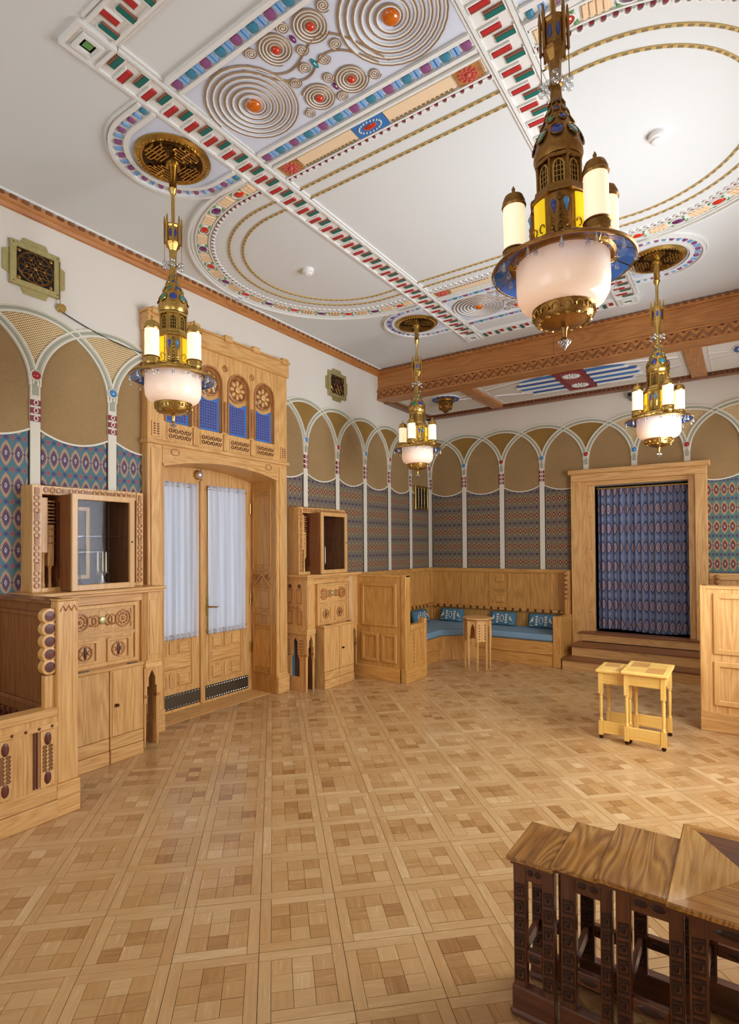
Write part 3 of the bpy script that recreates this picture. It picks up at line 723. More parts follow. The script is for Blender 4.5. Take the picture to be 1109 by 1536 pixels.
def tan_strip(sy):
    x0, x1 = BX[0] + .13, BX[1] - .13
    Y = lambda y: CYM + sy * (y - CYM)
    bx = lambda m, a, b, c, d, e, f: m.box(a, b, min(c, d), max(c, d), e, f)
    m = MB(); bx(m, x0, x1, Y(2.735), Y(2.75), ZC - .02, ZC); bx(m, x0, x1, Y(2.868), Y(2.88), ZC - .018, ZC)
    s = m.build('strip_moulding', 'stucco_white', ceil)
    for a, b in ((x0 + .01, -2.61), (-2.43, -1.99), (-1.75, -1.31), (-1.13, x1 - .01)):
        m = MB(); bx(m, a, b, Y(2.765), Y(2.855), ZC - .012, ZC); m.build('tan_field', 'stucco_tan', s)
        m = MB(); x = a + .015
        while x < b - .02: bx(m, x, x + .016, Y(2.846), Y(2.858), ZC - .018, ZC); x += .03
        o = m.build('bead_row', 'gold_dark', s); o['kind'] = 'stuff'
    for x in (-2.52, -1.22):
        m = MB(); bx(m, x - .075, x + .075, Y(2.755), Y(2.865), ZC - .014, ZC); m.build('rosette_block', 'oak_carved', s)
        m = MB(); m.ball((x, Y(2.81), ZC - .014), .018, .018, .016)
        for k in range(10):
            for r, q in ((.03, .009), (.046, .010)): m.ball((x + r * cos(2 * pi * k / 10 + r * 9), Y(2.81) + r * sin(2 * pi * k / 10 + r * 9), ZC - .014), q, q, q, 8, 4)
        m.build('rosette', 'rose_red', s, True)
    m = MB(); bx(m, CXM - .11, CXM + .11, Y(2.755), Y(2.865), ZC - .014, ZC); m.build('blue_tablet', 'paint_blue', s)
    MB().ball((CXM, Y(2.81), ZC - .014), .05, .018, .014).build('tablet_gem', 'gem_scarlet', s, True)
    m = MB()
    for k in range(20): m.ball((CXM + .078 * cos(2 * pi * k / 20), Y(2.81) + .04 * sin(2 * pi * k / 20), ZC - .014), .006, .006, .008, 6, 4)
    m.build('tablet_beads', 'stucco_white', s, True)
    pts = [(x0, Y(2.893)), (x1, Y(2.893))]
    scallop_row(pts if sy > 0 else pts, 'scallop_row', s) if sy > 0 else scallop_row(pts[::-1], 'scallop_row', s)
    for y in (3.028, 3.146): gilt_line([(x0, Y(y)), (x1, Y(y))], s)
def gilt_line(pts, par):
    m = MB(); m.band(pts, .017, 'xy', ZC - .009, ZC); m.cur = 1; L = 0
    # dashes
    acc = 0.0
    for a, b in zip(pts, pts[1:]):
        l = math.hypot(b[0] - a[0], b[1] - a[1]); d = ((b[0] - a[0]) / l, (b[1] - a[1]) / l)
        while acc < l:
            x, y = a[0] + d[0] * acc, a[1] + d[1] * acc
            m.M = Matrix(((d[0], -d[1], 0, x), (d[1], d[0], 0, y), (0, 0, 1, ZC), (0, 0, 0, 1))); m.box(-.014, .014, -.006, .006, -.012, 0); acc += .055
        acc -= l
    m.M = None; return m.build('gilt_line', ['gold_paint', 'gold_dark'], par)
tan_strip(1); tan_strip(-1)
# ---- half ovals at both sides
GEM_OR = MB().ball((0, 0, 0), .048, .03, .018, 14, 5, -pi / 2, 0).data('goval', 'gem_scarlet', True); GEM_PU = MB().ball((0, 0, 0), .048, .03, .018, 14, 5, -pi / 2, 0).data('govalp', 'gem_purple', True)
_r = MB(); _r.ring([(.064 * cos(t), .043 * sin(t)) for t in [i * pi / 10 for i in range(20)]], [(.054 * cos(t), .034 * sin(t)) for t in [i * pi / 10 for i in range(20)]], 'xy', -.013, 0); _r.cur = 1
for t in (.7, 2.4, 3.9, 5.5): _r.ball((.068 * cos(t), .05 * sin(t), -.008), .012, .012, .012, 6, 4)
ORING = _r.data('oring', ['stucco_white', 'leaf_green'], True)
_t = MB(); _t.box(-.07, .07, -.042, .042, -.004, 0); 
for k in range(4): _t.box(-.06 + k * .032, -.042 + k * .032, -.04, .04, -.014, 0)
RIBS = _t.data('ribs', 'stucco_tan')
def oval(sx):
    ocx = -3.03 if sx < 0 else 2 * CXM + 3.03; xs = (BX[0] - .12) if sx < 0 else (BX[1] + .12)
    def path(r, n=48):
        a = [(xs, CYM - r)] + [(ocx + sx * r * sin(pi * i / n), CYM - r * cos(pi * i / n)) for i in range(n + 1)] + [(xs, CYM + r)]
        return a
    m = MB(); m.band(path(1.262), .02, 'xy', ZC - .03, ZC); m.band(path(1.238), .016, 'xy', ZC - .014, ZC); m.band(path(1.205), .012, 'xy', ZC - .012, ZC); m.band(path(1.098), .01, 'xy', ZC - .012, ZC)
    f = m.build('oval_moulding', 'stucco_white', ceil)
    n = 12; R = 1.152
    for k in range(n + 1):
        a = pi * k / n; x, y = ocx + sx * R * sin(a), CYM - R * cos(a); rz = a * sx
        place(GEM_OR if k % 2 == 0 else GEM_PU, 'scarlet_cabochon' if k % 2 == 0 else 'purple_cabochon', f, (x, y, ZC - .004), (0, 0, rz + (pi if False else 0))); place(ORING, 'gem_setting', f, (x, y, ZC), (0, 0, rz))
        if k < n:
            a += pi / n / 2; x, y = ocx + sx * R * sin(a), CYM - R * cos(a); place(RIBS, 'ribbed_field', f, (x, y, ZC), (0, 0, a * sx))
    for y in (CYM - R, CYM + R): place(RIBS, 'ribbed_field', f, (xs + sx * .085 - sx * .0, y, ZC))
    p = path(1.078, 90); scallop_row(p if sx > 0 else p[::-1], 'scallop_row', f)
    for r in (.93, .812): gilt_line(path(r, 60), f)
oval(-1); oval(1)
# ---- half-round fields around the lamp canopies
CHX = (-3.118, -.632); CHY = (2.30, 5.635)
def lamp_field(sx, cy):
    xs = (BX[0] - .125) if sx < 0 else (BX[1] + .125); ocx = (-3.07 if sx < 0 else 2 * CXM + 3.07)
    def path(r, n=30): return [(xs, cy - r)] + [(ocx + sx * r * sin(pi * i / n), cy - r * cos(pi * i / n)) for i in range(n + 1)] + [(xs, cy + r)]
    f = MB().prism(path(.30), 'xy', ZC - .006, ZC).build('lamp_field', 'pale_blue', ceil)
    m = MB(); m.band(path(.315), .03, 'xy', ZC - .022, ZC); m.band(path(.362), .08, 'xy', ZC - .005, ZC); m.band(path(.412), .022, 'xy', ZC - .028, ZC); m.band(path(.435), .012, 'xy', ZC - .014, ZC)
    m.build('field_moulding', 'stucco_white', f)
    R = .362; ls = abs(ocx - xs); tot = 2 * ls + pi * R; n = 13; k = 0
    for i in range(2 * n - 1):
        t = .035 + (tot - .07) * i / (2 * n - 2)
        if t < ls: x, y, rz = xs + sx * t, cy - R, 0
        elif t > ls + pi * R: x, y, rz = xs + sx * (tot - t), cy + R, 0
        else: a = (t - ls) / R; x, y, rz = ocx + sx * R * sin(a), cy - R * cos(a), a * sx
        me, nm = (BARS, 'blue_bars') if i % 2 else ((ST_T, 'teal_stone') if i in (0, 2 * n - 2) else (ST_P, 'purple_stone'))
        o = place(me, nm, f, (x, y, ZC - .005), (0, 0, rz)); o.scale = (.66, .85, 1)
for sx in (-1, 1):
    for cy in CHY: lamp_field(sx, cy)
# ================================================================== DOUBLE DOOR WITH ITS TALL CARVED CASING
def door():
    xf = XL + .095; xd = -4.74; c0, c1 = 2.93, 4.74; yc = 3.83
    D = setting('door_1', (XL, yc, 0), 'tall carved oak portal with a glazed double door')
    for a, b in ((c0, DY0), (4.575, c1)):
        MB().box(XL, xf, a, b, 0, 2.6).build('casing_post', 'oak_z', D, bevel=.006)
        MB().box(XL, xf + .022, a - .01, b + .01, 0, .20).build('post_plinth', 'oak_y', D, bevel=.006)
        MB().box(xf, xf + .012, a + .03, b - .03, .24, 2.55).build('post_fillet', 'oak_z', D, bevel=.004)
    # head with segmental arch
    arc = [(DY0 + (4.575 - DY0) * i / 24, 2.395 + .09 * (1 - (2 * i / 24 - 1) ** 2)) for i in range(25)]
    MB().prism(arc + [(4.575, 2.60), (DY0, 2.60)], 'yz', xd + .002, xf - .001).build('arch_head', 'oak_y', D)
    MB().band([(y, z + .012) for y, z in arc], .022, 'yz', xf, xf + .018).build('arch_moulding', 'oak_y', D)
    a2 = [(y, z + .055) for y, z in arc[2:-2]]
    MB().band(a2, .012, 'yz', xf, xf + .008).build('arch_moulding', 'oak_y', D)
    for y in (3.22, 4.44):
        MB().band([(y + .045 * cos(t), 2.535 + .03 * sin(t)) for t in [i * 2 * pi / 20 for i in range(20)]], .008, 'yz', xf, xf + .006, closed=True).build('spandrel_scroll', 'oak_carved', D)
    # attic
    MB().box(XL, xf + .028, c0 - .02, c1 + .02, 2.585, 2.625).build('attic_base', 'oak_y', D, bevel=.006)
    # attic face, cut out over the niches
    ny = [3.257, 3.63, 4.003, 4.376]; nw = .142; face = MB(); d = lambda t: xf + t
    xn = xf - .035
    MB().box(XL, xn, c0, c1, 2.625, 3.60).build('attic_back', 'oak_z', D)
    face.box(xn, xf, c0, c1, 2.625, 2.80); y = c0
    for n in ny:
        face.box(xn, xf, y, n - nw, 2.80, 3.60); y = n + nw
        top = [(n + nw * cos(t), 3.29 + .15 * sin(t)) for t in [i * pi / 16 for i in range(17)]]
        face.prism(top + [(n - nw, 3.60), (n + nw, 3.60)], 'yz', xn, xf)
    face.box(xn, xf, y, c1, 2.80, 3.60)
    face.build('attic_face', 'oak_z', D)
    for n in ny:
        arch = [(n - nw, 2.81)] + [(n - nw * cos(t), 3.29 + .15 * sin(t)) for t in [i * pi / 18 for i in range(19)]] + [(n + nw, 2.81)]
        MB().band(arch, .016, 'yz', xf - .005, xf + .012, off=.006).build('niche_moulding', 'oak_carved', D)
        q = [(n - nw + .012, 2.815), (n + nw - .012, 2.815), (n + nw - .012, 3.165)] + [(n + (nw - .012) * (1 - 2 * i / 12), 3.165 - .05 * sin(pi * i / 12)) for i in range(1, 12)] + [(n - nw + .012, 3.165)]
        g = MB().prism(q, 'yz', xn, xn + .008).build('blue_panel', 'panel_blue', D)
        m = MB()
        for i in range(7):
            for j in range(11):
                yy = n - .09 + i * .03; zz = 2.845 + j * .028
                if zz < 3.115: m.box(xn + .008, xn + .013, yy - .009, yy + .009, zz - .009, zz + .009)
        o = m.build('panel_grid', 'grid_purple', g); o['kind'] = 'stuff'
        r = MB().lathe([(.138, 0), (.138, .018), (.118, .026), (.112, .008), (0.001, .008)], 32, (xn, n, 3.295), 0, 'x').build('rosette_disc', 'oak_carved', D, True)
        m = MB().ring(circ(32, .112, (n, 3.295)), circ(32, .03, (n, 3.295)), 'yz', xn, xn + .0095); m.build('rosette_ground', 'brown_y', r)
        m = MB()
        for k in range(8):
            a = 2 * pi * k / 8; m.M = Matrix.Translation((xn + .018, n, 3.295)) @ Matrix.Rotation(a, 4, 'X'); m.ball((-.006, .072, 0), .018, .036, .024, 8, 5)
        m.M = None; m.build('rosette_petals', 'oak_y', r, True)
        MB().lathe([(.034, 0), (.034, .014), (.02, .022), (.001, .02)], 20, (xn + .014, n, 3.295), 0, 'x').build('rosette_heart', 'oak_y', r, True)
        MB().box(xf, xf + .008, n - .128, n + .128, 2.645, 2.765).build('frieze_panel', 'oak_y', D)
        m = MB()
        for i in range(4):
            for j in range(2):
                yy, zz = n - .095 + i * .063, 2.68 + j * .05
                m.ring([(yy + .02 * cos(t), zz + .02 * sin(t)) for t in [k * pi / 6 for k in range(12)]], [(yy + .011 * cos(t), zz + .011 * sin(t)) for t in [k * pi / 6 for k in range(12)]], 'yz', xf, xf + .014)
                m.prism([(yy + .022, zz - .018), (yy + .03, zz - .018), (yy + .044, zz + .018), (yy + .036, zz + .018)], 'yz', xf, xf + .014)
        m.build('frieze_carving', 'brown_y', D)
    for n in (3.445, 3.817, 4.19):
        MB().box(xf, xf + .02, n - .028, n + .028, 2.63, 2.80).build('frieze_block', 'oak_z', D, bevel=.004)
        MB().box(xf, xf + .014, n - .016, n + .016, 2.82, 3.13).build('niche_pilaster', 'oak_carved', D, bevel=.003)
        m = MB()
        for z in (2.86, 2.93, 3.0, 3.07): m.ball((xf + .014, n, z), .006, .011, .022, 8, 4)
        m.build('pilaster_beads', 'oak_carved', D, True)
        MB().lathe([(.034, 0), (.034, .008), (.024, .012), (.018, .006), (.001, .010)], 18, (xf, n, 3.47), 0, 'x').build('attic_button', 'oak_carved', D, True)
    for n in ((c0 + DY0) / 2, (4.575 + c1) / 2 + .01):
        MB().box(xf, xf + .016, n - .04, n + .04, 2.65, 2.79).build('side_grille', 'oak_z', D)
        m = MB()
        for i in (-1, 1):
            for j in range(5): m.box(xf + .016, xf + .02, n + i * .018 - .008, n + i * .018 + .008, 2.67 + j * .022, 2.682 + j * .022)
        m.build('grille_slots', 'inlay_dark', D)
    MB().box(XL, xf + .03, c0 - .012, c1 + .012, 3.60, 3.755).build('cornice', 'oak_y', D, bevel=.005)
    MB().box(XL, xf + .045, c0 - .025, c1 + .025, 3.755, 3.775).build('cornice_cap', 'oak_y', D, bevel=.005)
    for n in (3.0, 3.42, 3.83, 4.22, 4.67): MB().box(XL, xf + .055, n - .05, n + .05, 3.735, 3.80).build('cornice_tab', 'oak_y', D, bevel=.004)
    # reveal linings with fielded panels; honey wood paints in the jamb's shade
    for s, y in ((1, 4.575), (-1, DY0)):
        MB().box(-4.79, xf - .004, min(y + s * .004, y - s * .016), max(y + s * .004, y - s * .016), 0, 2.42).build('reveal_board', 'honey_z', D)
        for z0, z1 in ((1.40, 2.29), (.90, 1.20), (.23, .755)):
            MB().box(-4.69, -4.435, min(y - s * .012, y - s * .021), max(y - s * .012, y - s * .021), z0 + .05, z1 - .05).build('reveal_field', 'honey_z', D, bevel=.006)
        for z0, z1 in ((1.38, 2.31), (.88, 1.22), (.21, .775)):
            m = MB(); q = y - s * .026
            m.rect_ring(-4.71, -4.415, z0, z1, .022, 'xz', y - s * .014, q); m.build('reveal_panel', 'honey_plain', D, bevel=.004)
        m = MB()
        for u in (-1, 1):
            m.tube([(-4.5625 + u * .145, y - s * .024, 1.19), (-4.5625 - u * .0, y - s * .024, 1.345)], .014, 6)
            m.tube([(-4.5625 + u * .1 + .032 * cos(t), y - s * .022, 1.315 + .032 * sin(t)) for t in [k * pi / 8 for k in range(17)]], .008, 5)
        m.build('reveal_scroll', 'oak_carved', D, True)
    # leaves
    for (l0, l1, s) in ((3.10, 3.835, -1), (3.845, 4.56, 1)):
        L = MB(); g0, g1 = (l0 + .085, l1 - .085)
        if s > 0: g0, g1 = 3.935, 4.43
        else: g0, g1 = 3.215, 3.745
        L.box(xd - .05, xd, l0, g0, 0, 2.52); L.box(xd - .05, xd, g1, l1, 0, 2.52); L.box(xd - .05, xd, g0, g1, 0, .76); L.box(xd - .05, xd, g0, g1, 2.30, 2.52)
        lf = L.build('door_leaf', 'oak_z', D)
        MB().box(xd - .028, xd - .022, g0, g1, .76, 2.30).build('door_pane', 'pane_glass', lf)
        pw = (l1 - l0)
        p0, p1 = (3.955, 4.385) if s > 0 else (3.235, 3.70); w = p1 - p0
        m = MB().rect_ring(p0 - .02, p1 + .02, .225, .735, .014, 'yz', xd, xd + .01).build('panel_moulding', 'oak_z', lf)
        for (a, b, z0, z1) in ((0, .40, .57, .715), (.62, 1, .57, .715), (0, .40, .245, .40), (.62, 1, .245, .40)):
            MB().frus(xd, xd + .016, p0 + a * w, p0 + b * w, z0, z1, .022, 'x').build('door_panel', 'oak_y', lf)
            MB().rect_ring(p0 + a * w + .02, p0 + b * w - .02, z0 + .02, z1 - .02, .012, 'yz', xd + .01, xd + .022).build('panel_bead', 'oak_z', lf)
        MB().frus(xd, xd + .018, p0, p1, .42, .55, .02, 'x').build('door_panel', 'oak_y', lf)
        for z0, z1 in ((.58, .71), (.25, .39)): MB().box(xd, xd + .012, p0 + .44 * w, p0 + .58 * w, z0, z1).build('door_panel', 'oak_z', lf, bevel=.004)
        k0, k1 = (3.89, 4.50) if s > 0 else (3.16, 3.81)
        kp = MB().box(xd, xd + .006, k0, k1, .03, .18).build('kick_plate', 'steel_dark', lf)
        m = MB()
        for k in range(18):
            yy = k0 + .02 + (k1 - k0 - .04) * k / 17
            for z in (.045, .165): m.ball((xd + .006, yy, z), .005, .006, .006, 6, 4)
        m.build('rivets', 'silver', kp)
    MB().box(xd, xd + .022, 3.815, 3.862, .02, 2.36).build('meeting_stile', 'oak_z', D, bevel=.006)
    h = MB().box(xd, xd + .01, 3.90, 3.93, .92, 1.13).build('lock_plate', 'brass', D, bevel=.003)
    m = MB(); m.lathe([(.011, 0), (.011, .05)], 12, (xd + .005, 3.915, 1.02), 0, 'x'); m.tube([(xd + .055, 3.915, 1.02), (xd + .058, 3.95, 1.018), (xd + .055, 4.0, 1.012), (xd + .05, 4.03, 1.016)], [.011, .009, .008, .011], 8)
    m.build('lever_handle', 'brass', D, True)
    for z in (.5, 1.05, 2.1): MB().lathe([(.012, -.06), (.012, .06)], 10, (xd + .006, 4.54, z)).build('hinge', 'brass', D, True)
    MB().box(XL - .34, XL, DY0, 4.575, -.003, .003).build('threshold', 'oak_y', D)
    return D
door()
def sheer_curtain(y0, y1, label):
    m = MB(); n = 90; rows = [(.735, 1), (.775, .75), (1.0, .9), (1.5, 1), (2.0, .9), (2.265, .75), (2.31, 1)]
    rnd = random.Random(int(y0 * 100)); ph = [rnd.uniform(0, 6) for _ in range(4)]
    vs = []
    for z, k in rows:
        for i in range(n + 1):
            t = i / n; y = y0 + (y1 - y0) * t
            x = -4.698 + k * (.020 * sin(52 * t + ph[0] + .4 * sin(2.2 * z)) + .012 * sin(29 * t + ph[1] + z * .6) + .006 * sin(97 * t + ph[2] + z))
            vs.append((x, y, z))
    fs = [(r * (n + 1) + i, r * (n + 1) + i + 1, (r + 1) * (n + 1) + i + 1, (r + 1) * (n + 1) + i) for r in range(len(rows) - 1) for i in range(n)]
    t = thing('sheer_curtain', label, 'curtain', (-4.712, (y0 + y1) / 2, .735))
    m.add(vs, fs).build('cloth', 'sheer_cloth', t, True, ang=80)
    for z in (.772, 2.272): MB().tube([(-4.712, y0 - .015, z), (-4.712, y1 + .015, z)], .005, 8).build('rod', 'brass', t, True)
    m = MB()
    for i in range(46):
        y = y0 + (y1 - y0) * (i + .5) / 46
        for z in (.742, 2.302): m.ball((-4.708 + .006 * sin(i * 2.1), y, z), .008, (y1 - y0) / 100, .014, 6, 4)
    o = m.build('ruffle', 'sheer_cloth', t, True); o['kind'] = 'stuff'
    return t
sheer_curtain(3.195, 3.768, 'white sheer curtain on the door leaf beside the near wall cabinet')
sheer_curtain(3.905, 4.447, 'white sheer curtain on the door leaf with the lever handle')
def door_lamp():
    t = thing('door_lamp', 'small round metal lamp fixed above the meeting door leaves', 'lamp', (-4.74, 3.79, 2.415))
    MB().lathe([(.05, 0), (.05, .02), (.042, .03)], 24, (-4.74, 3.79, 2.415), 0, 'x').build('lamp_base', 'brass', t, True)
    MB().ball((-4.705, 3.79, 2.415), .035, .042, .042, 20, 10).build('lamp_globe', 'silver', t, True)
door_lamp()
# ================================================================== WALL CABINETS (local: x out of the wall, y along it)
def rosette(m, x, y, z, r, n=10):
    m.ring([(y + r * cos(t), z + r * sin(t)) for t in [k * pi / 12 for k in range(24)]], [(y + r * .84 * cos(t), z + r * .84 * sin(t)) for t in [k * pi / 12 for k in range(24)]], 'yz', x, x + .012)
    m.ball((x + .003, y, z), .01, r * .25, r * .25, 10, 6)
    for k in range(n):
        a = 2 * pi * k / n; m.ball((x + .002, y + r * .56 * cos(a), z + r * .56 * sin(a)), .009, r * .17, r * .17, 8, 4)
def cabinet(cy, label):
    T = thing('wall_cabinet', label, 'cabinet', (XL, cy, 0))
    o = len(bpy.data.objects)
    class W(MB):
        def build(s, *a, **k):
            s.v = [(v[0] + XL, v[1] + cy, v[2]) for v in s.v]; return MB.build(s, *a, **k)
    hw = .50
    body = W(); body.box(.0, .29, -hw + .01, hw - .01, .70, 1.29); body.build('body', 'oak_z', T)
    for s in (-1, 1):
        y0, y1 = sorted((s * .345, s * hw))
        pl = [(.0, s * hw), (.345, s * hw), (.345, s * .385), (.31, s * .345), (.0, s * .345)]
        col = W().prism(pl, 'xy', .70, 1.285).build('corner_column', 'oak_z', T)
        W().box(.344, .350, s * .44 - .045, s * .44 + .045, .76, 1.22).build('column_field', 'oak_z', T, bevel=.003)
        # carved outer side
        q = s * hw
        for zz in ((.76, .92), (1.0, 1.17)):
            for xx in ((.05, .13), (.19, .27)):
                W().rect_ring(xx[0], xx[1], zz[0], zz[1], .012, 'xz', q, q + s * .008).build('side_panel', 'oak_carved', T)
        m = W()
        for xx in (.09, .15, .21): m.tube([(xx - .03, q + s * .004, .935), (xx, q + s * .004, .975), (xx + .03, q + s * .004, .935)], .007, 5)
        m.build('side_carving', 'oak_carved', T)
        for xx in (.09, .23): W().lathe([(.024, 0), (.02, .01), (.001, .012)] if s > 0 else [(.024, 0), (.02, -.01), (.001, -.012)], 14, (xx, q, 1.20), 0, 'y').build('side_boss', 'inlay_dark', T, True)
        # collar, corbels and slender legs
        W().prism([(0, s * (hw + .012)), (.35, s * (hw + .012)), (.35, s * .36), (.29, s * .32), (0, s * .32)], 'xy', .655, .715).build('collar', 'oak_y', T)
        yy = [s * .487, s * .368]
        W().prism([(yy[0] - s * -.012, .655), (yy[0] - s * -.012, .42), (yy[0] - s * .014, .42), (yy[0] - s * .014, .50), (yy[0] - s * .028, .50), (yy[0] - s * .028, .57), (s * .4275, .635), (yy[1] + s * .028, .57), (yy[1] + s * .028, .50), (yy[1] + s * .014, .50), (yy[1] + s * .014, .36), (yy[1] - s * .014, .36), (yy[1] - s * .014, .655)], 'yz', .30, .335).build('pointed_corbel', 'oak_z', T)
        for y in yy:
            W().lathe([(.010, .0), (.013, .1), (.016, .36), (.018, .42)], 8, (.318, y, 0), pi / 8).build('leg', 'oak_z', T)
            W().box(.296, .34, y - .02, y + .02, .405, .43).build('leg_collar', 'oak_carved', T, bevel=.003)
        # side panel with a keyhole opening
        outer = [(.02, .0), (.29, .0), (.29, .655), (.02, .655)]
        key = [(.085, .16), (.215, .16), (.215, .36), (.185, .42), (.185, .56), (.15, .61), (.115, .56), (.115, .42), (.085, .36)]
        q0, q1 = sorted((s * .47, s * .488)); m = W()
        for a, b, c, d in ((.02, .085, 0, .655), (.215, .29, 0, .655), (.085, .215, 0, .16)): m.box(a, b, q0, q1, c, d)
        m.prism([(.085, .36), (.115, .42), (.115, .56), (.15, .61), (.15, .655), (.085, .655)], 'xz', q0, q1); m.prism([(.215, .36), (.185, .42), (.185, .56), (.15, .61), (.15, .655), (.215, .655)], 'xz', q0, q1)
        m.build('keyhole_panel', 'oak_z', T)
        for i in range(6):
            for xx in (.055, .245): W().box(xx - .022, xx + .022, min(q, q - s * .014), max(q, q - s * .006), .40 + i * .034, .415 + i * .034).build('side_slat', 'oak_carved', T)
        W().box(.012, .02, min(s * .34, s * .47), max(s * .34, s * .47), .1, .65).build('cloth_lining', 'cushion_cloth', T)
        W().box(.0, .285, min(s * .335, s * .35), max(s * .335, s * .35), .0, .655).build('inner_board', 'brown_z', T)
    W().box(0, .37, -hw - .02, hw + .02, 1.285, 1.305).build('top_moulding', 'oak_y', T, bevel=.004)
    W().box(0, .385, -hw - .035, hw + .035, 1.305, 1.33).build('top_board', 'oak_y', T, bevel=.004)
    W().box(.28, .315, -.345, .345, 1.22, 1.285).build('frieze', 'oak_y', T)
    # drop front with carving
    df = W().box(.29, .320, -.30, .30, .735, 1.215).build('drop_front', 'oak_z', T)
    W().rect_ring(-.30, .30, .735, 1.215, .03, 'yz', .320, .336).build('drop_front_frame', 'oak_plain', df, bevel=.004)
    W().box(.320, .332, -.27, .27, .965, .99).build('drop_front_rail', 'oak_y', df)
    W().rect_ring(-.26, .26, 1.0, 1.185, .018, 'yz', .320, .328).build('carved_field', 'oak_plain', df)
    for k in (-.175, .175):
        m = W(); rosette(m, .320, k, 1.092, .068); m.build('carved_rosette', 'oak_carved', df, True)
    m = W()
    for k in (-1, 1):
        m.tube([(.324, k * .085 + .035 * cos(t), 1.092 + .035 * sin(t)) for t in [i * pi / 10 for i in range(20)]], .007, 5, True); m.tube([(.324, k * .05 + .03 * cos(t), 1.092 + .04 * sin(t)) for t in [i * pi / 10 for i in range(20)]], .006, 5, True)
    m.build('carved_scroll', 'oak_carved', df, True)
    W().lathe([(.03, 0), (.03, .012), (.02, .018), (.001, .016)], 18, (.320, 0, 1.092), 0, 'x').build('keyhole_boss', 'brass_pale', df, True)
    for k in (-1, 1):
        W().rect_ring(k * .135 - .10, k * .135 + .10, .765, .945, .022, 'yz', .320, .334).build('square_frame', 'oak_plain', df, bevel=.004)
        m = W(); yc = k * .135; zc = .855
        m.ring([(yc + .058 * cos(t), zc + .058 * sin(t)) for t in [i * pi / 12 for i in range(24)]], [(yc + .047 * cos(t), zc + .047 * sin(t)) for t in [i * pi / 12 for i in range(24)]], 'yz', .320, .330)
        for u in (-1, 1): m.ring([(yc + u * .034 + .017 * cos(t), zc + .02 * sin(t)) for t in [i * pi / 8 for i in range(16)]], [(yc + u * .034 + .01 * cos(t), zc + .012 * sin(t)) for t in [i * pi / 8 for i in range(16)]], 'yz', .320, .328)
        m.build('round_carving', 'oak_carved', df)
        W().ball((.322, yc, zc), .008, .014, .05, 10, 6).build('leaf_inlay', 'inlay_dark', df, True)
    # lower cupboard
    W().box(.25, .40, -.285, .285, .0, .715).build('cupboard', 'oak_z', T)
    W().box(.25, .43, -.295, .295, .71, .735).build('cupboard_ledge', 'oak_y', T, bevel=.004)
    for k in (-1, 1): W().box(.40, .425, k * .2 - .04, k * .2 + .04, .735, .742).build('hinge_plate', 'steel_dark', T)
    for s in (-1, 1):
        a, b = sorted((s * .004, s * .287))
        dr = W().box(.40, .422, a, b, .20, .708).build('cupboard_door', 'oak_z', T, bevel=.003)
        if s > 0:
            W().box(.422, .428, .02, .034, .21, .70).build('door_bead', 'oak_z', dr)
            W().lathe([(.008, 0), (.008, .012), (.014, .018), (.012, .026), (.001, .028)], 14, (.422, .055, .44), 0, 'x').build('knob', 'bronze_dark', dr, True)
        W().box(.40, .43, a, b, .0, .10).build('plinth_board', 'oak_y', T, bevel=.004)
        W().box(.40, .424, a, b, .104, .196).build('plinth_board', 'oak_y', T, bevel=.003)
    # wall frame and glazed showcase above
    z0, z1, w2 = 1.33, 2.12, .45; xf = .18
    fr = W(); fr.box(0, xf, -w2, -w2 + .066, z0, z1); fr.box(0, xf, w2 - .066, w2, z0, z1); fr.box(0, xf, -w2 + .066, w2 - .066, z1 - .068, z1); fr.box(0, xf, -w2 + .066, w2 - .066, z0, z0 + .03)
    F = fr.build('showcase_frame', 'oak_z', T, bevel=.003)
    m = W()
    def chain(p, dirn, n, st):
        for i in range(n):
            u = p[0] + (dirn == 'h') * i * st; z = p[1] + (dirn == 'v') * i * st
            if i % 4 < 3: m.ring([(u + .022 * cos(t), z + .022 * sin(t)) for t in [k * pi / 6 for k in range(12)]], [(u + .012 * cos(t), z + .012 * sin(t)) for t in [k * pi / 6 for k in range(12)]], 'yz', xf, xf + .008)
            elif dirn == 'v': m.box(xf, xf + .008, u - .016, u + .016, z - .022, z + .03)
            else: m.box(xf, xf + .008, u - .022, u + .03, z - .016, z + .016)
    chain((-w2 + .033, z0 + .05), 'v', 16, .046); chain((w2 - .033, z0 + .05), 'v', 16, .046); chain((-w2 + .10, z1 - .034), 'h', 16, .046)
    o = m.build('frame_carving', 'oak_carved', F); o['kind'] = 'stuff'
    W().box(0, .012, -w2 + .066, w2 - .066, z0 + .03, z1 - .068).build('niche_back', 'brown_z', T)
    for s in (-1, 1):
        for k, (u, top) in enumerate(((.355, 2.03), (.30, 1.83))):
            W().box(.012, .165 - .02 * k, s * u - .022, s * u + .022, 1.62 - .1 * k, top).build('stepped_column', 'oak_z', T, bevel=.003)
            W().lathe([(.014, z0 + .03), (.016, z0 + .05), (.012, z0 + .07), (.012, 1.60 - .1 * k), (.02, 1.62 - .1 * k)], 10, (.135 - .01 * k, s * u, 0)).build('column_shaft', 'oak_z', T, True)
        m = W()
        for i in range(14): m.box(.012, .15 if i % 2 else .14, s * .325 - .05, s * .325 + .05, 1.66 + i * .026, 1.672 + i * .026)
        o = m.build('notched_slats', 'oak_carved', T); o['kind'] = 'stuff'
    bx0, bx1, bw = .012, .335, .25; zb0, zb1 = 1.335, 2.055
    b = W(); b.box(bx0, bx1, -bw, -bw + .018, zb0, zb1); b.box(bx0, bx1, bw - .018, bw, zb0, zb1); b.box(bx0, bx1, -bw + .018, bw - .018, zb1 - .02, zb1); b.box(bx0, bx1, -bw + .018, bw - .018, zb0, zb0 + .02); b.build('showcase_box', 'brown_z', T)
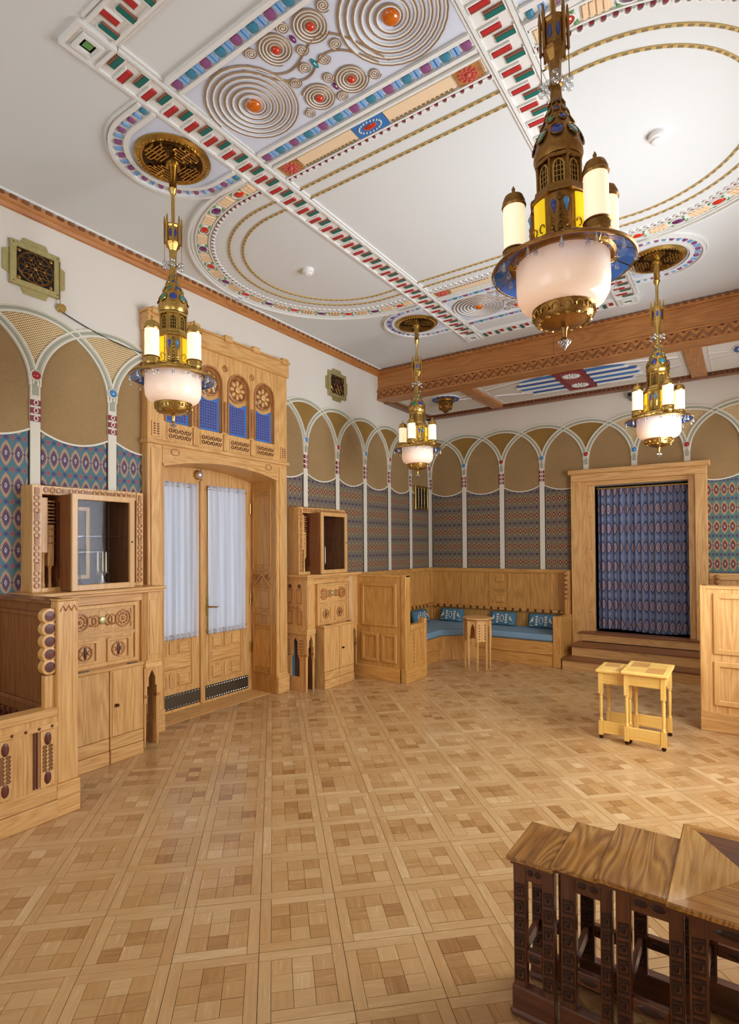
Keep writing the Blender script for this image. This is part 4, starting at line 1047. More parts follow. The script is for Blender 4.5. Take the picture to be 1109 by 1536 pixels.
    W().box(bx0, bx0 + .006, -bw + .018, bw - .018, zb0 + .02, zb1 - .02).build('showcase_back', 'dark_plum', T)
    W().rect_ring(-.20, .06, zb0 + .07, zb1 - .07, .03, 'yz', bx0 + .006, bx0 + .02).build('inner_frame', 'oak_z', T)
    m = W()
    for z in (1.45, 1.62, 1.78): m.prism([(.16, z), (.175, z + .07), (.16, z + .14), (.145, z + .07)], 'xz', -bw, -bw - .005)
    m.prism([(.145, 1.42), (.175, 1.42), (.175, 2.0), (.145, 2.0)], 'xz', -bw, -bw - .002); m.build('side_inlay', 'inlay_dark', T)
    sd = W().rect_ring(-bw - .005, bw + .005, zb0 - .002, zb1 + .005, .045, 'yz', bx1 + .001, bx1 + .026).build('glazed_door', 'oak_plain', T, bevel=.004)
    W().box(bx1 + .008, bx1 + .012, -bw + .035, bw - .035, zb0 + .04, zb1 - .04).build('glass', 'pane_glass', sd)
    W().ball((bx1 + .028, bw - .02, 1.70), .006, .008, .008, 8, 5).build('lock', 'bronze_dark', sd, True)
    for z in (1.62, 1.74): W().box(bx0 + .01, bx1 - .01, -bw + .02, bw - .02, z, z + .005).build('glass_shelf', 'shelf_glass', T)
    # candlestick standing on the floor of the showcase
    return T
cabinet(2.38, 'oak wall cabinet with glazed showcase between the near bench and the door')
cabinet(5.295, 'oak wall cabinet with glazed showcase between the door and the far bench panel')
def candlestick(x, y, z, label, n, h):
    t = thing('candlestick', label, 'candlestick', (x, y, z))
    MB().lathe([(.075, 0), (.075, .006), (.065, .02), (.02, .03), (.01, .06), (.008, .09), (.012, .1)], 20, (x, y, z)).build('foot', 'silver', t, True)
    for k in range(n):
        a = 2 * pi * k / n + .4; cx, cy = x + .034 * cos(a), y + .034 * sin(a)
        MB().tube([(x, y, z + .085), (x + .02 * cos(a), y + .02 * sin(a), z + .08), (cx, cy, z + .1)], .004, 6).build('branch', 'silver', t, True)
        MB().lathe([(.014, .1), (.016, .106), (.009, .112)], 10, (cx, cy, z)).build('cup', 'silver', t, True)
        MB().lathe([(.0075, .11), (.006, .11 + h), (.001, .118 + h)], 8, (cx, cy, z)).build('candle', 'candle', t, True)
candlestick(XL + .25, 2.42, 1.356, 'silver candlestick with three candles inside the near wall cabinet showcase', 3, .15)
candlestick(XL + .25, 5.19, 1.356, 'silver candlestick with one tall candle inside the far wall cabinet showcase', 1, .18)
def oil_lamp(x, y, z):
    t = thing('goblet', 'dark tall footed goblet inside the near wall cabinet showcase', 'goblet', (x, y, z))
    MB().lathe([(.035, 0), (.03, .01), (.006, .03), (.005, .24), (.03, .26), (.05, .285), (.048, .29), (.001, .262)], 18, (x, y, z)).build('goblet_body', 'bronze_dark', t, True)
oil_lamp(XL + .20, 2.27, 1.356)

# ================================================================== BENCHES
def fielded(T, name, plane, a, sgn, u0, u1, v0, v1, m='oak_plain', w=.03, t=.014, parent=None):
    MB().rect_ring(u0, u1, v0, v1, w, plane, a, a + sgn * t).build(name, m, parent or T, bevel=.004)
def near_bench():
    T = thing('oak_bench', 'oak bench with tall end panel and dark seat at the near left corner', 'bench', (-3.95, 1.2, 0))
    x1, y0, y1 = -3.495, 1.735, 1.865
    MB().box(XL, x1 - .08, y0 + .02, y1 - .02, 0, 1.30).build('end_panel', 'brown_z', T)
    st = MB().box(x1 - .09, x1, y0, y1, .20, 1.325).build('end_post', 'oak_z', T, bevel=.006)
    MB().box(x1 - .1, x1 + .012, y0 - .008, y1 + .008, 0, .20).build('post_plinth', 'oak_y', T, bevel=.005)
    m = MB()
    for k in range(3): m.tube([(x1 + .002, y0 + .015 + k * .035, 1.26), (x1 + .002, y0 + .033 + k * .035, 1.295), (x1 + .002, y0 + .05 + k * .035, 1.26)], .004, 5)
    m.build('zigzag_carving', 'oak_carved', st)
    MB().box(XL, x1 - .088, y0 - .01, y1 + .01, 1.30, 1.325).build('top_rail', 'brown_x', T, bevel=.004)
    MB().box(x1 - .094, x1 + .006, y0 - .006, y1 + .006, 1.325, 1.335).build('post_cap', 'oak_y', T, bevel=.003)
    for s, y in ((-1, y0 + .02), (1, y1 - .02)):
        fielded(T, 'panel_frame', 'xz', y, s, XL + .06, x1 - .14, .62, 1.24, 'brown_z'); fielded(T, 'panel_frame', 'xz', y, s, XL + .06, x1 - .14, .24, .56, 'brown_z')
    sc = MB()
    for k in range(5): sc.lathe([(.047, -.025), (.047, .025), (.032, .028), (.032, -.028)], 20, (x1 - .05, y0 - .035, 1.235 - k * .078), 0, 'x')
    sc.build('scalloped_edge', 'oak_z', T, True)
    for k in range(5): MB().lathe([(.031, -.024), (.031, .026), (.001, .028)], 18, (x1 - .05, y0 - .035, 1.235 - k * .078), 0, 'x').build('round_inlay', 'inlay_dark', T, True)
    MB().box(x1 - .075, x1 - .03, y0 - .06, y0 - .0, .66, .87).build('edge_strip', 'oak_z', T)
    # low front and seat
    MB().box(x1 - .06, x1 - .005, -.6, y0, .0, .655).build('front_panel', 'oak_z', T)
    MB().box(x1 - .10, x1 + .01, -.6, y0, .625, .675).build('front_rail', 'oak_y', T, bevel=.005)
    MB().box(x1 - .006, x1 + .012, -.6, y0, .0, .11).build('front_plinth', 'oak_y', T, bevel=.004)
    MB().box(x1 - .006, x1 + .006, -.6, y0, .115, .20).build('front_plinth', 'oak_y', T, bevel=.003)
    MB().box(x1 - .006, x1 + .006, -.6, y0, .555, .585).build('bead_rail', 'oak_y', T)
    for k in range(14): MB().ball((x1 + .006, y0 - .035 - k * .075, .57), .007, .01, .01, 8, 4).build('bead', 'inlay_dark', T, True)
    for k in range(6):
        y = y0 - .06 - k * .235
        p = MB().box(x1 - .005, x1 + .004, y - .04, y + .04, .215, .55).build('carved_strip', 'oak_z', T)
        m = MB(); m.ball((x1 + .004, y, .50), .006, .022, .04, 10, 6); m.ball((x1 + .004, y, .265), .006, .022, .04, 10, 6); m.build('oval_inlay', 'inlay_dark', p, True)
        m = MB()
        for i in range(7):
            for u in (-1, 1): m.ring([(y + u * .017 + .013 * cos(t), .315 + i * .023 + .011 * sin(t)) for t in [q * pi / 4 for q in range(8)]], [(y + u * .017 + .006 * cos(t), .315 + i * .023 + .005 * sin(t)) for t in [q * pi / 4 for q in range(8)]], 'yz', x1 + .003, x1 + .010)
        m.build('ring_carving', 'brown_z', p)
        for u in (-.058, -.075): MB().box(x1 - .005, x1 + .005, y + u - .004, y + u + .004, .215, .55).build('groove', 'inlay_dark', T)
    MB().box(XL, x1 - .06, -.6, y0 + .02, .30, .40).build('seat_board', 'brown_y', T)
    MB().box(XL + .02, x1 - .07, -.6, y0 + .01, .40, .48).build('seat_cushion', 'seat_cloth_dark', T, bevel=.02)
    MB().box(XL, XL + .06, -.6, y0 + .02, .48, 1.285).build('back_panel', 'oak_z', T)
    m = MB()
    for k in range(9): m.box(XL + .1 + k * .085, XL + .14 + k * .085, y0 - .002, y0 + .02, .50, .56)
    m.build('notched_ledge', 'inlay_dark', T)
    return T
near_bench()
def cushion(name_lab, loc, rotz, w=.42, h=.22, t=.12, tilt=-.25):
    T = thing('cushion', name_lab, 'cushion', loc, 'blue embroidered cushions on the corner bench')
    me = MB(); n = 14; vs = []
    for side in (1, -1):
        for j in range(n + 1):
            for i in range(n + 1):
                u = 2 * i / n - 1; v = 2 * j / n - 1
                e = max(0, (1 - abs(u) ** 5) * (1 - abs(v) ** 5)) ** .5
                vs.append((u * w / 2 * (1 - .03 * v * v), side * -t / 2 * e, v * h / 2 * (1 - .03 * u * u)))
    fs = []
    for s in (0, 1):
        o = s * (n + 1) ** 2
        fs += [(o + j * (n + 1) + i, o + j * (n + 1) + i + 1, o + (j + 1) * (n + 1) + i + 1, o + (j + 1) * (n + 1) + i) for j in range(n) for i in range(n)]
    me.add(vs, fs); b = place(me.data('cushion_body', 'cushion_cloth', True, 80), 'cushion_cover', T)
    m = MB(); y = -t / 2 - .001
    for k in (-1, 1):
        x = k * w * .16
        for z in (-.06, -.022, .016, .054): m.ball((x, y, z), .022, .006, .016, 8, 4)
        m.prism([(k * w * .27, -.01), (k * w * .41, -.045), (k * w * .29, .05)], 'xz', y - .003, y + .006)
        m.ball((k * w * .40, y + .012, -.075), .012, .006, .007, 6, 4); m.ball((k * w * .32, y + .006, -.08), .012, .006, .007, 6, 4)
    m.tube([(.026 * cos(a), y - .001, .05 * sin(a)) for a in [i * pi / 8 for i in range(16)]], .006, 5, True)
    place(m.data('motif', 'cushion_motif', True), 'embroidery', T)
    T.rotation_euler = (tilt, 0, rotz); return T
def corner_bench():
    T = thing('corner_bench', 'oak corner bench with blue seat below the far wallpapered corner', 'bench', (-3.9, 7.6, 0))
    # panelled partition at its near end
    y0, y1, x1 = 5.775, 5.865, -3.365
    MB().box(XL, x1 - .06, y0, y1, .16, 1.275).build('end_panel', 'honey_z', T)
    MB().box(XL, x1 + .0, y0 - .008, y1 + .008, 1.275, 1.30).build('top_rail', 'honey_x', T, bevel=.004)
    MB().box(XL, x1 - .06, y0 - .02, y1, 0, .165).build('plinth', 'honey_x', T, bevel=.004)
    ps = MB().box(x1 - .07, x1, y0 - .012, y1 + .012, .16, 1.305).build('end_post', 'honey_z', T, bevel=.006)
    m = MB()
    for k in range(9): m.ball((x1 - .03, y1 + .014, 1.26 - k * .045), .02, .012, .018, 8, 4)
    m.build('scalloped_edge', 'oak_carved', T, True)
    for u0, u1, v0, v1 in ((-4.02, x1 - .13, .66, 1.20), (-4.02, -3.76, .22, .58), (-3.72, x1 - .13, .22, .58)):
        MB().rect_ring(u0, u1, v0, v1, .045, 'xz', y0, y0 - .018).build('panel_moulding', 'honey_plain', T, bevel=.008)
    # low arm front
    MB().box(x1 - .07, x1 - .005, y1, 6.26, .16, .66).build('arm_front', 'honey_z', T)
    MB().box(x1 - .08, x1 + .012, y0 - .02, 6.275, 0, .165).build('arm_plinth', 'honey_y', T, bevel=.004)
    MB().box(x1 - .08, x1 + .012, y1 + .012, 6.275, .62, .69).build('arm_rail', 'honey_y', T, bevel=.006)
    MB().box(x1 - .08, x1 + .015, 6.21, 6.27, .16, .74).build('arm_post', 'honey_z', T, bevel=.008)
    for y in (5.96, 6.16):
        m = MB()
        for k in range(8): m.ball((x1 - .004, y, .24 + k * .045), .008, .014, .02, 8, 4)
        m.build('carved_strip', 'oak_carved', T, True)
    # seats along both walls
    xs, ys, xe = -3.66, 7.64, -2.14
    MB().box(XL, xs, y1, ys + .05, .0, .16).build('seat_base', 'honey_y', T); MB().box(XL, xs + .02, y1, ys + .05, .165, .34).build('seat_front', 'honey_y', T, bevel=.004)
    MB().box(XL, xe, ys, YB, .0, .16).build('seat_base', 'honey_x', T); MB().box(XL, xe, ys - .02, YB, .165, .335).build('seat_front', 'honey_x', T, bevel=.004)
    # mitred block in the inner corner
    MB().prism([(xs, 7.25), (xs + .40, ys), (xs, ys)], 'xy', .0, .34).build('corner_block', 'honey_z', T)
    MB().prism([(XL + .06, y1 + .01), (xs + .015, y1 + .01), (xs + .015, 7.24), (xs + .41, ys - .012), (xe - .01, ys - .012), (xe - .01, YB - .06), (XL + .06, YB - .06)], 'xy', .34, .43).build('seat_cushion', 'seat_cloth', T, bevel=.02)
    # backs
    MB().box(XL + .001, XL + .055, y1, YB, .40, 1.285).build('back_board', 'honey_z', T); MB().box(XL + .055, -2.08, YB - .055, YB - .001, .40, 1.285).build('back_board', 'honey_z', T)
    MB().box(XL, XL + .075, y1, YB, 1.235, 1.295).build('back_rail', 'honey_y', T, bevel=.004); MB().box(XL, -2.07, YB - .075, YB, 1.235, 1.295).build('back_rail', 'honey_x', T, bevel=.004)
    MB().box(XL, XL + .13, y1, YB, .655, .70).build('ledge', 'honey_y', T, bevel=.006); MB().box(XL, -2.09, YB - .13, YB, .655, .70).build('ledge', 'honey_x', T, bevel=.006)
    for k in range(19): MB().box(XL + .22 + k * .115, XL + .25 + k * .115, YB - .14, YB - .125, .66, .70).build('ledge_tooth', 'inlay_dark', T)
    for k in range(18): MB().box(XL + .125, XL + .14, 6.0 + k * .12, 6.03 + k * .12, .66, .70).build('ledge_tooth', 'inlay_dark', T)
    for x in (-3.80, -3.32, -3.02, -2.66, -2.36): MB().box(x - .02, x + .02, YB - .068, YB - .055, .70, 1.235).build('back_batten', 'honey_z', T, bevel=.003)
    for y in (6.3, 6.8, 7.3, 7.8): MB().box(XL + .055, XL + .068, y - .02, y + .02, .70, 1.235).build('back_batten', 'honey_z', T, bevel=.003)
    MB().box(XL + .055, XL + .10, YB - .10, YB - .055, .43, 1.29).build('corner_post', 'honey_z', T, bevel=.004)
    for z0, z1 in ((1.08, 1.20), (.76, .88)): MB().frus(-3.24, -3.10, YB - .072, YB - .055, z0, z1, .012, '-y').build('back_tablet', 'honey_x', T)
    MB().box(-3.26, -3.08, YB - .075, YB - .055, .95, 1.0).build('back_tablet', 'honey_x', T, bevel=.004)
    # far right end
    MB().box(xe, xe + .075, ys - .02, YB, 0, .665).build('end_board', 'honey_z', T, bevel=.004)
    MB().box(xe - .012, xe + .09, ys - .035, ys + .04, 0, .69).build('end_post', 'honey_z', T, bevel=.006)
    fielded(T, 'panel_moulding', 'yz', xe + .075, 1, ys + .08, YB - .08, .12, .60, 'honey_z')
    MB().box(xe + .0, xe + .06, YB - .24, YB - .03, .66, 1.28).build('end_upright', 'honey_z', T, bevel=.004)
    m = MB()
    for k in range(6): m.lathe([(.001, -.034), (.03, -.02), (.034, 0), (.03, .02), (.001, .034)], 14, (xe + .03, YB - .27, 1.25 - k * .066))
    m.build('turned_edge', 'oak_carved', T, True)
    MB().lathe([(.016, .69), (.016, .88)], 12, (xe + .03, YB - .27, 0)).build('turned_rod', 'honey_z', T, True)
    return T
corner_bench()
cushion('blue embroidered cushion leaning beside the wall corner, partly behind the small table', (-3.94, YB - .16, .53), 0)
cushion('blue embroidered cushion in the middle of the far bench, right of the small table', (-3.08, YB - .16, .53), 0)
cushion('blue embroidered cushion at the alcove end of the far bench', (-2.48, YB - .16, .53), 0)
cushion('blue embroidered cushion on the door-wall side of the bench corner', (XL + .15, 7.78, .53), pi / 2, .46, .22)
def near_cushion():
    T = thing('seat_pad', 'dark patterned cushion lying on the near bench seat', 'cushion', (-3.75, 1.50, .482))
    m = MB().ball((-3.75, 1.45, .53), .16, .2, .05, 16, 8); m.build('pad_cover', 'seat_cloth_dark', T, True)
    m = MB()
    for k in range(4): m.tube([(-3.62 - .03 * k + .05 * cos(t), 1.42 + .04 * k + .05 * sin(t), .578 - .008 * k) for t in [i * pi / 6 for i in range(9)]], .008, 5)
    m.build('embroidery', 'cushion_motif', T, True)
near_cushion()
def right_bench():
    T = thing('bench_partition', 'panelled oak bench end beside the curtained alcove, cut off by the picture edge', 'bench', (.17, 5.84, 0))
    y0, y1, x0 = 5.80, 5.885, -.345
    MB().box(x0 + .03, XR, y0, y1, .165, 1.26).build('end_panel', 'oak_z', T)
    MB().box(x0, x0 + .055, y0 - .008, y1 + .008, .165, 1.285).build('end_post', 'oak_z', T, bevel=.006)
    MB().box(x0 + .02, XR, y0 - .01, y1 + .01, 1.255, 1.285).build('top_rail', 'oak_x', T, bevel=.004)
    MB().box(x0, XR, y0 - .02, y1 + .01, 0, .17).build('plinth', 'oak_x', T, bevel=.004)
    for u0, u1, v0, v1 in ((x0 + .10, .42, .68, 1.22), (x0 + .10, .02, .23, .62), (.06, .42, .23, .62)):
        MB().rect_ring(u0, u1, v0, v1, .05, 'xz', y0, y0 - .018).build('panel_moulding', 'oak_plain', T, bevel=.008)
    MB().box(0.0, XR, y1, YB, .0, .34).build('seat_base', 'oak_y', T); MB().box(.01, XR, y1, YB, .34, .43).build('seat_cushion', 'seat_cloth', T, bevel=.02)
    MB().box(-.385, XR, YB - .06, YB, .40, 1.285).build('back_board', 'oak_z', T); MB().box(-.385, XR, YB - .075, YB, 1.20, 1.285).build('back_rail', 'oak_x', T, bevel=.004)
    m = MB()
    for k in range(5): m.lathe([(.001, -.034), (.03, -.02), (.034, 0), (.03, .02), (.001, .034)], 14, (-.3, YB - .12, 1.24 - k * .066))
    m.build('turned_edge', 'oak_carved', T, True)
right_bench()

# ================================================================== ALCOVE, STEPS, CURTAIN
def alcove():
    yf = YB - .14
    A = setting('door_2', (-1.22, YB, 0), 'oak framed alcove opening above three steps')
    o0, o1, zt = -2.06, -.39, 2.66
    for a, b, i in ((o0, o0 + .135, 1), (o1 - .135, o1, -1)):
        MB().box(a, b, yf, YB, 0, 2.556).build('casing_post', 'oak_z', A, bevel=.004)
        MB().box(b - .01 if i > 0 else a - .075, b + .075 if i > 0 else a + .01, yf + .055, YB + .001, .0, 2.58).build('casing_step', 'oak_z', A)
    MB().box(o0, o1, yf - .002, YB, 2.557, zt + .002).build('casing_head', 'oak_x', A, bevel=.006)
    MB().box(o0 - .035, o1 + .035, yf - .035, YB, zt, 2.725).build('casing_cornice', 'oak_x', A, bevel=.008)
    for a, b in ((AX0 - .10, AX0 + .0), (AX1, AX1 + .06)): MB().box(a, b, YB - .06, YB + .3, AZ0, 2.499).build('jamb_board', 'oak_z', A, bevel=.004)
    MB().box(AX0 - .1, AX1 + .06, YB - .062, YB + .3, AZ1 + .001, 2.575).build('jamb_head', 'oak_x', A, bevel=.004)
    m = MB()
    for z in (.7, 1.15, 1.6, 2.05, 2.35): m.ball((AX0 - .05, YB - .062, z), .007, .004, .007, 8, 4); m.ball((AX1 + .03, YB - .062, z), .007, .004, .007, 8, 4)
    m.build('screw_heads', 'inlay_dark', A)
    # dark room behind the curtain
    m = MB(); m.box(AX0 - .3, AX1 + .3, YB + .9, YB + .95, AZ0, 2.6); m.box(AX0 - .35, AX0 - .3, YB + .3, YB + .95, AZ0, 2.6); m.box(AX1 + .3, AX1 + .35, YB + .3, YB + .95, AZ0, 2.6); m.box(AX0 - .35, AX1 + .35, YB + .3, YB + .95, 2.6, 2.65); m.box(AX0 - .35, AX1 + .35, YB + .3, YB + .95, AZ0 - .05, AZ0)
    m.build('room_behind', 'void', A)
    S_ = MB().box(-1.93, -.46, yf - .02, YB + .3, .30, .425).build('step_riser', 'oak_x', A); MB().box(-1.96, -.43, yf - .05, YB + .3, .405, .43).build('step_tread', 'brown_x', A, bevel=.004)
    for k, (y, z, x0, x1) in enumerate(((7.86, .29, -1.97, -.44), (7.60, .145, -2.03, -.42))):
        MB().box(x0, x1, y, yf, z - .145, z - .022).build('step_riser', 'oak_x', A); MB().box(x0 - .015, x1 + .015, y - .025, yf, z - .022, z).build('step_tread', 'brown_x', A, bevel=.004)
    # boards of the risers
alcove()
def alcove_curtain():
    y0 = YB + .10; T = thing('ikat_curtain', 'blue grey ikat curtain hanging in pleats in the oak framed alcove', 'curtain', (-1.17, y0, AZ0))
    n = 220; rows = [AZ0 + .02, .9, 1.4, 1.9, 2.30, 2.45]; vs = []
    for z in rows:
        k = .75 if z > 2.4 else 1
        for i in range(n + 1):
            t = i / n; x = AX0 + .015 + (AX1 - AX0 - .03) * t
            f = sin(2 * pi * 13.5 * t + .6 * sin(9 * t) + .25 * (z - 1.4)) * .026 + .012 * sin(2 * pi * 5.3 * t + 1 + .3 * z)
            vs.append((x, y0 + k * f, z + (.012 * sin(7 * t) if z == rows[0] else 0)))
    fs = [(r * (n + 1) + i, r * (n + 1) + i + 1, (r + 1) * (n + 1) + i + 1, (r + 1) * (n + 1) + i) for r in range(len(rows) - 1) for i in range(n)]
    c = MB().add(vs, fs)
    me = c.data('cloth', 'curtain_cloth', True, 80); ob = place(me, 'cloth', T); ob.location = (1.17, -y0, -AZ0)
    MB().tube([(AX0, y0, 2.462), (AX1, y0, 2.462)], .012, 10).build('curtain_rod', 'brass', T, True)
alcove_curtain()

# ================================================================== TABLES
def small_table():
    cx, cy = -2.99, 7.03
    T = thing('octagonal_table', 'small eight-legged oak table in front of the corner bench', 'table', (cx, cy, 0))
    pts8 = [(cx + .205 * cos(pi / 8 + k * pi / 4), cy + .205 * sin(pi / 8 + k * pi / 4)) for k in range(8)]
    MB().prism(pts8, 'xy', .668, .69).build('table_top', 'oak_x', T, bevel=.008)
    MB().prism([(cx + (p[0] - cx) * .93, cy + (p[1] - cy) * .93) for p in pts8], 'xy', .652, .668).build('top_moulding', 'oak_carved', T)
    R = .165
    for k in range(8):
        a = pi / 8 + k * pi / 4; x, y = cx + R * cos(a), cy + R * sin(a)
        MB().lathe([(.009, 0), (.012, .05), (.016, .35), (.019, .37), (.022, .38), (.022, .652)], 8, (x, y, 0)).build('leg', 'oak_z', T)
        b = a + pi / 4; p, q = (x, y), (cx + R * cos(b), cy + R * sin(b)); mx, my = (p[0] + q[0]) / 2, (p[1] + q[1]) / 2; ang = atan2(q[1] - p[1], q[0] - p[0]); h = math.hypot(q[0] - p[0], q[1] - p[1]) / 2
        if k % 2 == 0:
            m = MB(); m.M = Matrix.Translation((mx, my, 0)) @ Matrix.Rotation(ang, 4, 'Z'); m.box(-h, h, -.009, .009, .38, .652); m.build('carved_panel', 'oak_z', T)
            m = MB(); m.M = Matrix.Translation((mx, my, 0)) @ Matrix.Rotation(ang, 4, 'Z')
            for u in (-1, 1):
                for z in range(6): m.box(u * h * .62 - .008, u * h * .62 + .008, -.012, .012, .41 + z * .036, .425 + z * .036)
            m.build('bead_inlay', 'inlay_dark', T)
        else:
            m = MB(); m.M = Matrix.Translation((mx, my, 0)) @ Matrix.Rotation(ang, 4, 'Z')
            m.prism([(-h, .652), (-h, .40), (-h * .55, .46), (-h * .45, .56), (0, .62), (h * .45, .56), (h * .55, .46), (h, .40), (h, .652)], 'xz', -.008, .008); m.build('arched_panel', 'oak_z', T)
small_table()
def yellow_table(x0, x1, y0, y1, h, label, big):
    T = thing('side_table', label, 'table', ((x0 + x1) / 2, (y0 + y1) / 2, 0), 'pale yellow nest of side tables')
    ov = .025 if big else .012
    tp = MB().box(x0 - .02, x1 + .02 * big, y0 - ov, y1 + ov, h - .022, h).build('table_top', 'yellow_y', T, bevel=.004)
    xm, ym = (x0 + x1) / 2, (y0 + y1) / 2
    for i, (a, b, c, d) in enumerate(((x0 + .015, xm, y0 + .02, ym), (xm, x1 - .015, y0 + .02, ym), (x0 + .015, xm, ym, y1 - .02), (xm, x1 - .015, ym, y1 - .02))):
        MB().box(a + .0008, b - .0008, c + .0008, d - .0008, h - .002, h + .0008).build('veneer_square', 'honey_x' if i in (1, 2) else 'yellow_x', tp)
    for x in (x0 + .018, x1 - .018):
        for y in (y0 + .018, y1 - .018):
            L = MB().box(x - .018, x + .018, y - .018, y + .018, h - .20, h - .022); L.box(x - .018, x + .018, y - .018, y + .018, .035, .155)
            L.lathe([(.013, .155), (.016, .165), (.011, .18), (.011, .19), (.014, .3), (.014, h - .23), (.011, h - .222), (.017, h - .21), (.012, h - .2)], 14, (x, y, 0)); L.build('leg', 'yellow_z', T)
            MB().ball((x, y, .018), .018, .013, .018, 10, 6).build('caster', 'bronze_dark', T, True)
    for y, s in ((y0 + .018, -1), (y1 - .018, 1)):
        MB().box(x0 + .036, x1 - .036, y - .010, y + .010, h - .115, h - .022).build('apron', 'yellow_x', T); MB().box(x0 + .036, x1 - .036, y - .012, y + .012, .05, .15).build('stretcher', 'yellow_x', T, bevel=.003)
    for x in (x1 - .018,) if not big else (x1 - .018, x0 + .018): MB().box(x - .010, x + .010, y0 + .036, y1 - .036, h - .115, h - .022).build('apron', 'yellow_y', T) if (big and x > xm) else None
yellow_table(-.84, -.535, 4.99, 5.455, .61, 'larger pale yellow side table with chequered top in front of the alcove steps', True)
yellow_table(-1.05, -.79, 5.045, 5.40, .586, 'smaller pale yellow side table pulled out from under the larger one', False)
def dark_table(x0, x1, px, y0, y1, h, label):
    T = thing('nesting_table', label, 'table', ((x0 + x1) / 2, (y0 + y1) / 2, 0), 'dark oak nest of tables')
    MB().box(x0, x1, y0, y1, h - .018, h).build('table_top', 'tabletop', T, bevel=.004)
    MB().box(x0 + .012, x1 - .012, y0 + .012, y1 - .012, h - .03, h - .018).build('top_moulding', 'dark_x', T)
    a0, a1, b0, b1 = px; w0 = a1 - a0; w1 = b1 - b0
    for y in (y0 + .045, y1 - .045):
        q = 1 if y > (y0 + y1) / 2 else -1
        for a, b in ((a0, a1), (b0, b1)):
            p = MB().box(a, b, y - .016, y + .016, .0, h - .03).build('post', 'dark_z', T, bevel=.003)
            n = int((h - .19) / .058); cc = (a + b) / 2; ww = (b - a) * .36
            for k in range(n):
                z = .125 + k * .058
                for s in ((-1, 1) if q < 0 else (-1,)):
                    yy = y + s * .016; m = MB()
                    m.ring([(cc - ww, z), (cc + ww, z + .004), (cc + ww, z + .05), (cc - ww, z + .046)], [(cc - ww * .8, z + .006), (cc + ww * .8, z + .01), (cc + ww * .8, z + .044), (cc - ww * .8, z + .04)], 'xz', yy - s * .002, yy + s * .003)
                    m.ball((cc - ww * .1, yy, z + .025), ww * .55, .005, .013, 8, 4); m.prism([(cc - ww * .7, z + .032), (cc + ww * .7, z + .041), (cc + ww * .75, z + .036), (cc - ww * .3, z + .026)], 'xz', yy - s * .002, yy + s * .004)
                    m.build('carved_motif', 'carve_dark', p)
        MB().box(a1, b0, y - .013, y + .013, h - .085, h - .03).build('top_rail', 'dark_x', T); 
        m = MB()
        for k in (-1, 1): 
            m.ball(((a1 + b0) / 2 + k * (b0 - a1) * .24, y + q * .013, h - .056), (b0 - a1) * .2, .004, .012, 8, 4); m.ball(((a1 + b0) / 2 + k * (b0 - a1) * .24, y - q * .013, h - .056), (b0 - a1) * .2, .004, .012, 8, 4)
        m.build('rail_carving', 'carve_dark', T)
        MB().box(a1, b0, y - .013, y + .013, .195, .238).build('cross_rail', 'dark_x', T, bevel=.003)
        MB().ball(((a1 + b0) / 2, y - .013, .217), (b0 - a1) * .38, .004, .014, 10, 5).build('rail_leaf', 'carve_dark', T)
        MB().box(a0 - .006, b1 + .001, y - .021, y + .021, .0, .105).build('foot_board', 'dark_x', T, bevel=.004)
        MB().box(a0 - .012, b1 + .002, y - .03, y + .03, .0, .026).build('foot', 'dark_x', T, bevel=.008)
    MB().box((a0 + a1) / 2 - .008, (a0 + a1) / 2 + .008, y0 + .06, y1 - .06, .195, .235).build('stretcher', 'dark_y', T)
    return T
dark_table(-.706, -.541, (-.69, -.645, -.59, -.548), 1.89, 2.18, .565, 'smallest dark carved nesting table, at the open end of the row')
dark_table(-.551, -.356, (-.528, -.478, -.402, -.366), 1.89, 2.245, .58, 'second smallest dark carved nesting table')
dark_table(-.41, -.151, (-.352, -.308, -.204, -.164), 1.873, 2.29, .595, 'second largest dark carved nesting table')
t4 = dark_table(-.203, .21, (-.148, -.10, .12, .165), 1.83, 2.385, .612, 'largest dark carved nesting table with veneered top')

def veneer(T, x0, x1, y0, y1, h, b=.045):
    """mitred border and four-way field on the largest nesting table"""
    tp = [c for c in T.children if c.name.startswith('table_top')][0]; e = .0006; z0, z1 = h - .003, h + .0008
    O = [(x0 + .004, y0 + .004), (x1 - .004, y0 + .004), (x1 - .004, y1 - .004), (x0 + .004, y1 - .004)]; I = [(x0 + b, y0 + b), (x1 - b, y0 + b), (x1 - b, y1 - b), (x0 + b, y1 - b)]; c = ((x0 + x1) / 2, (y0 + y1) / 2)
    for k in range(4):
        j = (k + 1) % 4; gx = k % 2 == 0
        MB().prism([O[k], O[j], I[j], I[k]], 'xy', z0, z1).build('border_strip', 'tabletop_x' if gx else 'tabletop_pale', tp)
        q = [I[k], I[j], c]; m = (sum(p[0] for p in q) / 3, sum(p[1] for p in q) / 3)
        MB().prism([(p[0] + (m[0] - p[0]) * .006, p[1] + (m[1] - p[1]) * .006) for p in q], 'xy', z0, z1).build('veneer_quarter', ('tabletop_x', 'tabletop', 'dark_x', 'tabletop_pale')[k], tp)
veneer(t4, -.203, .21, 1.83, 2.385, .612)
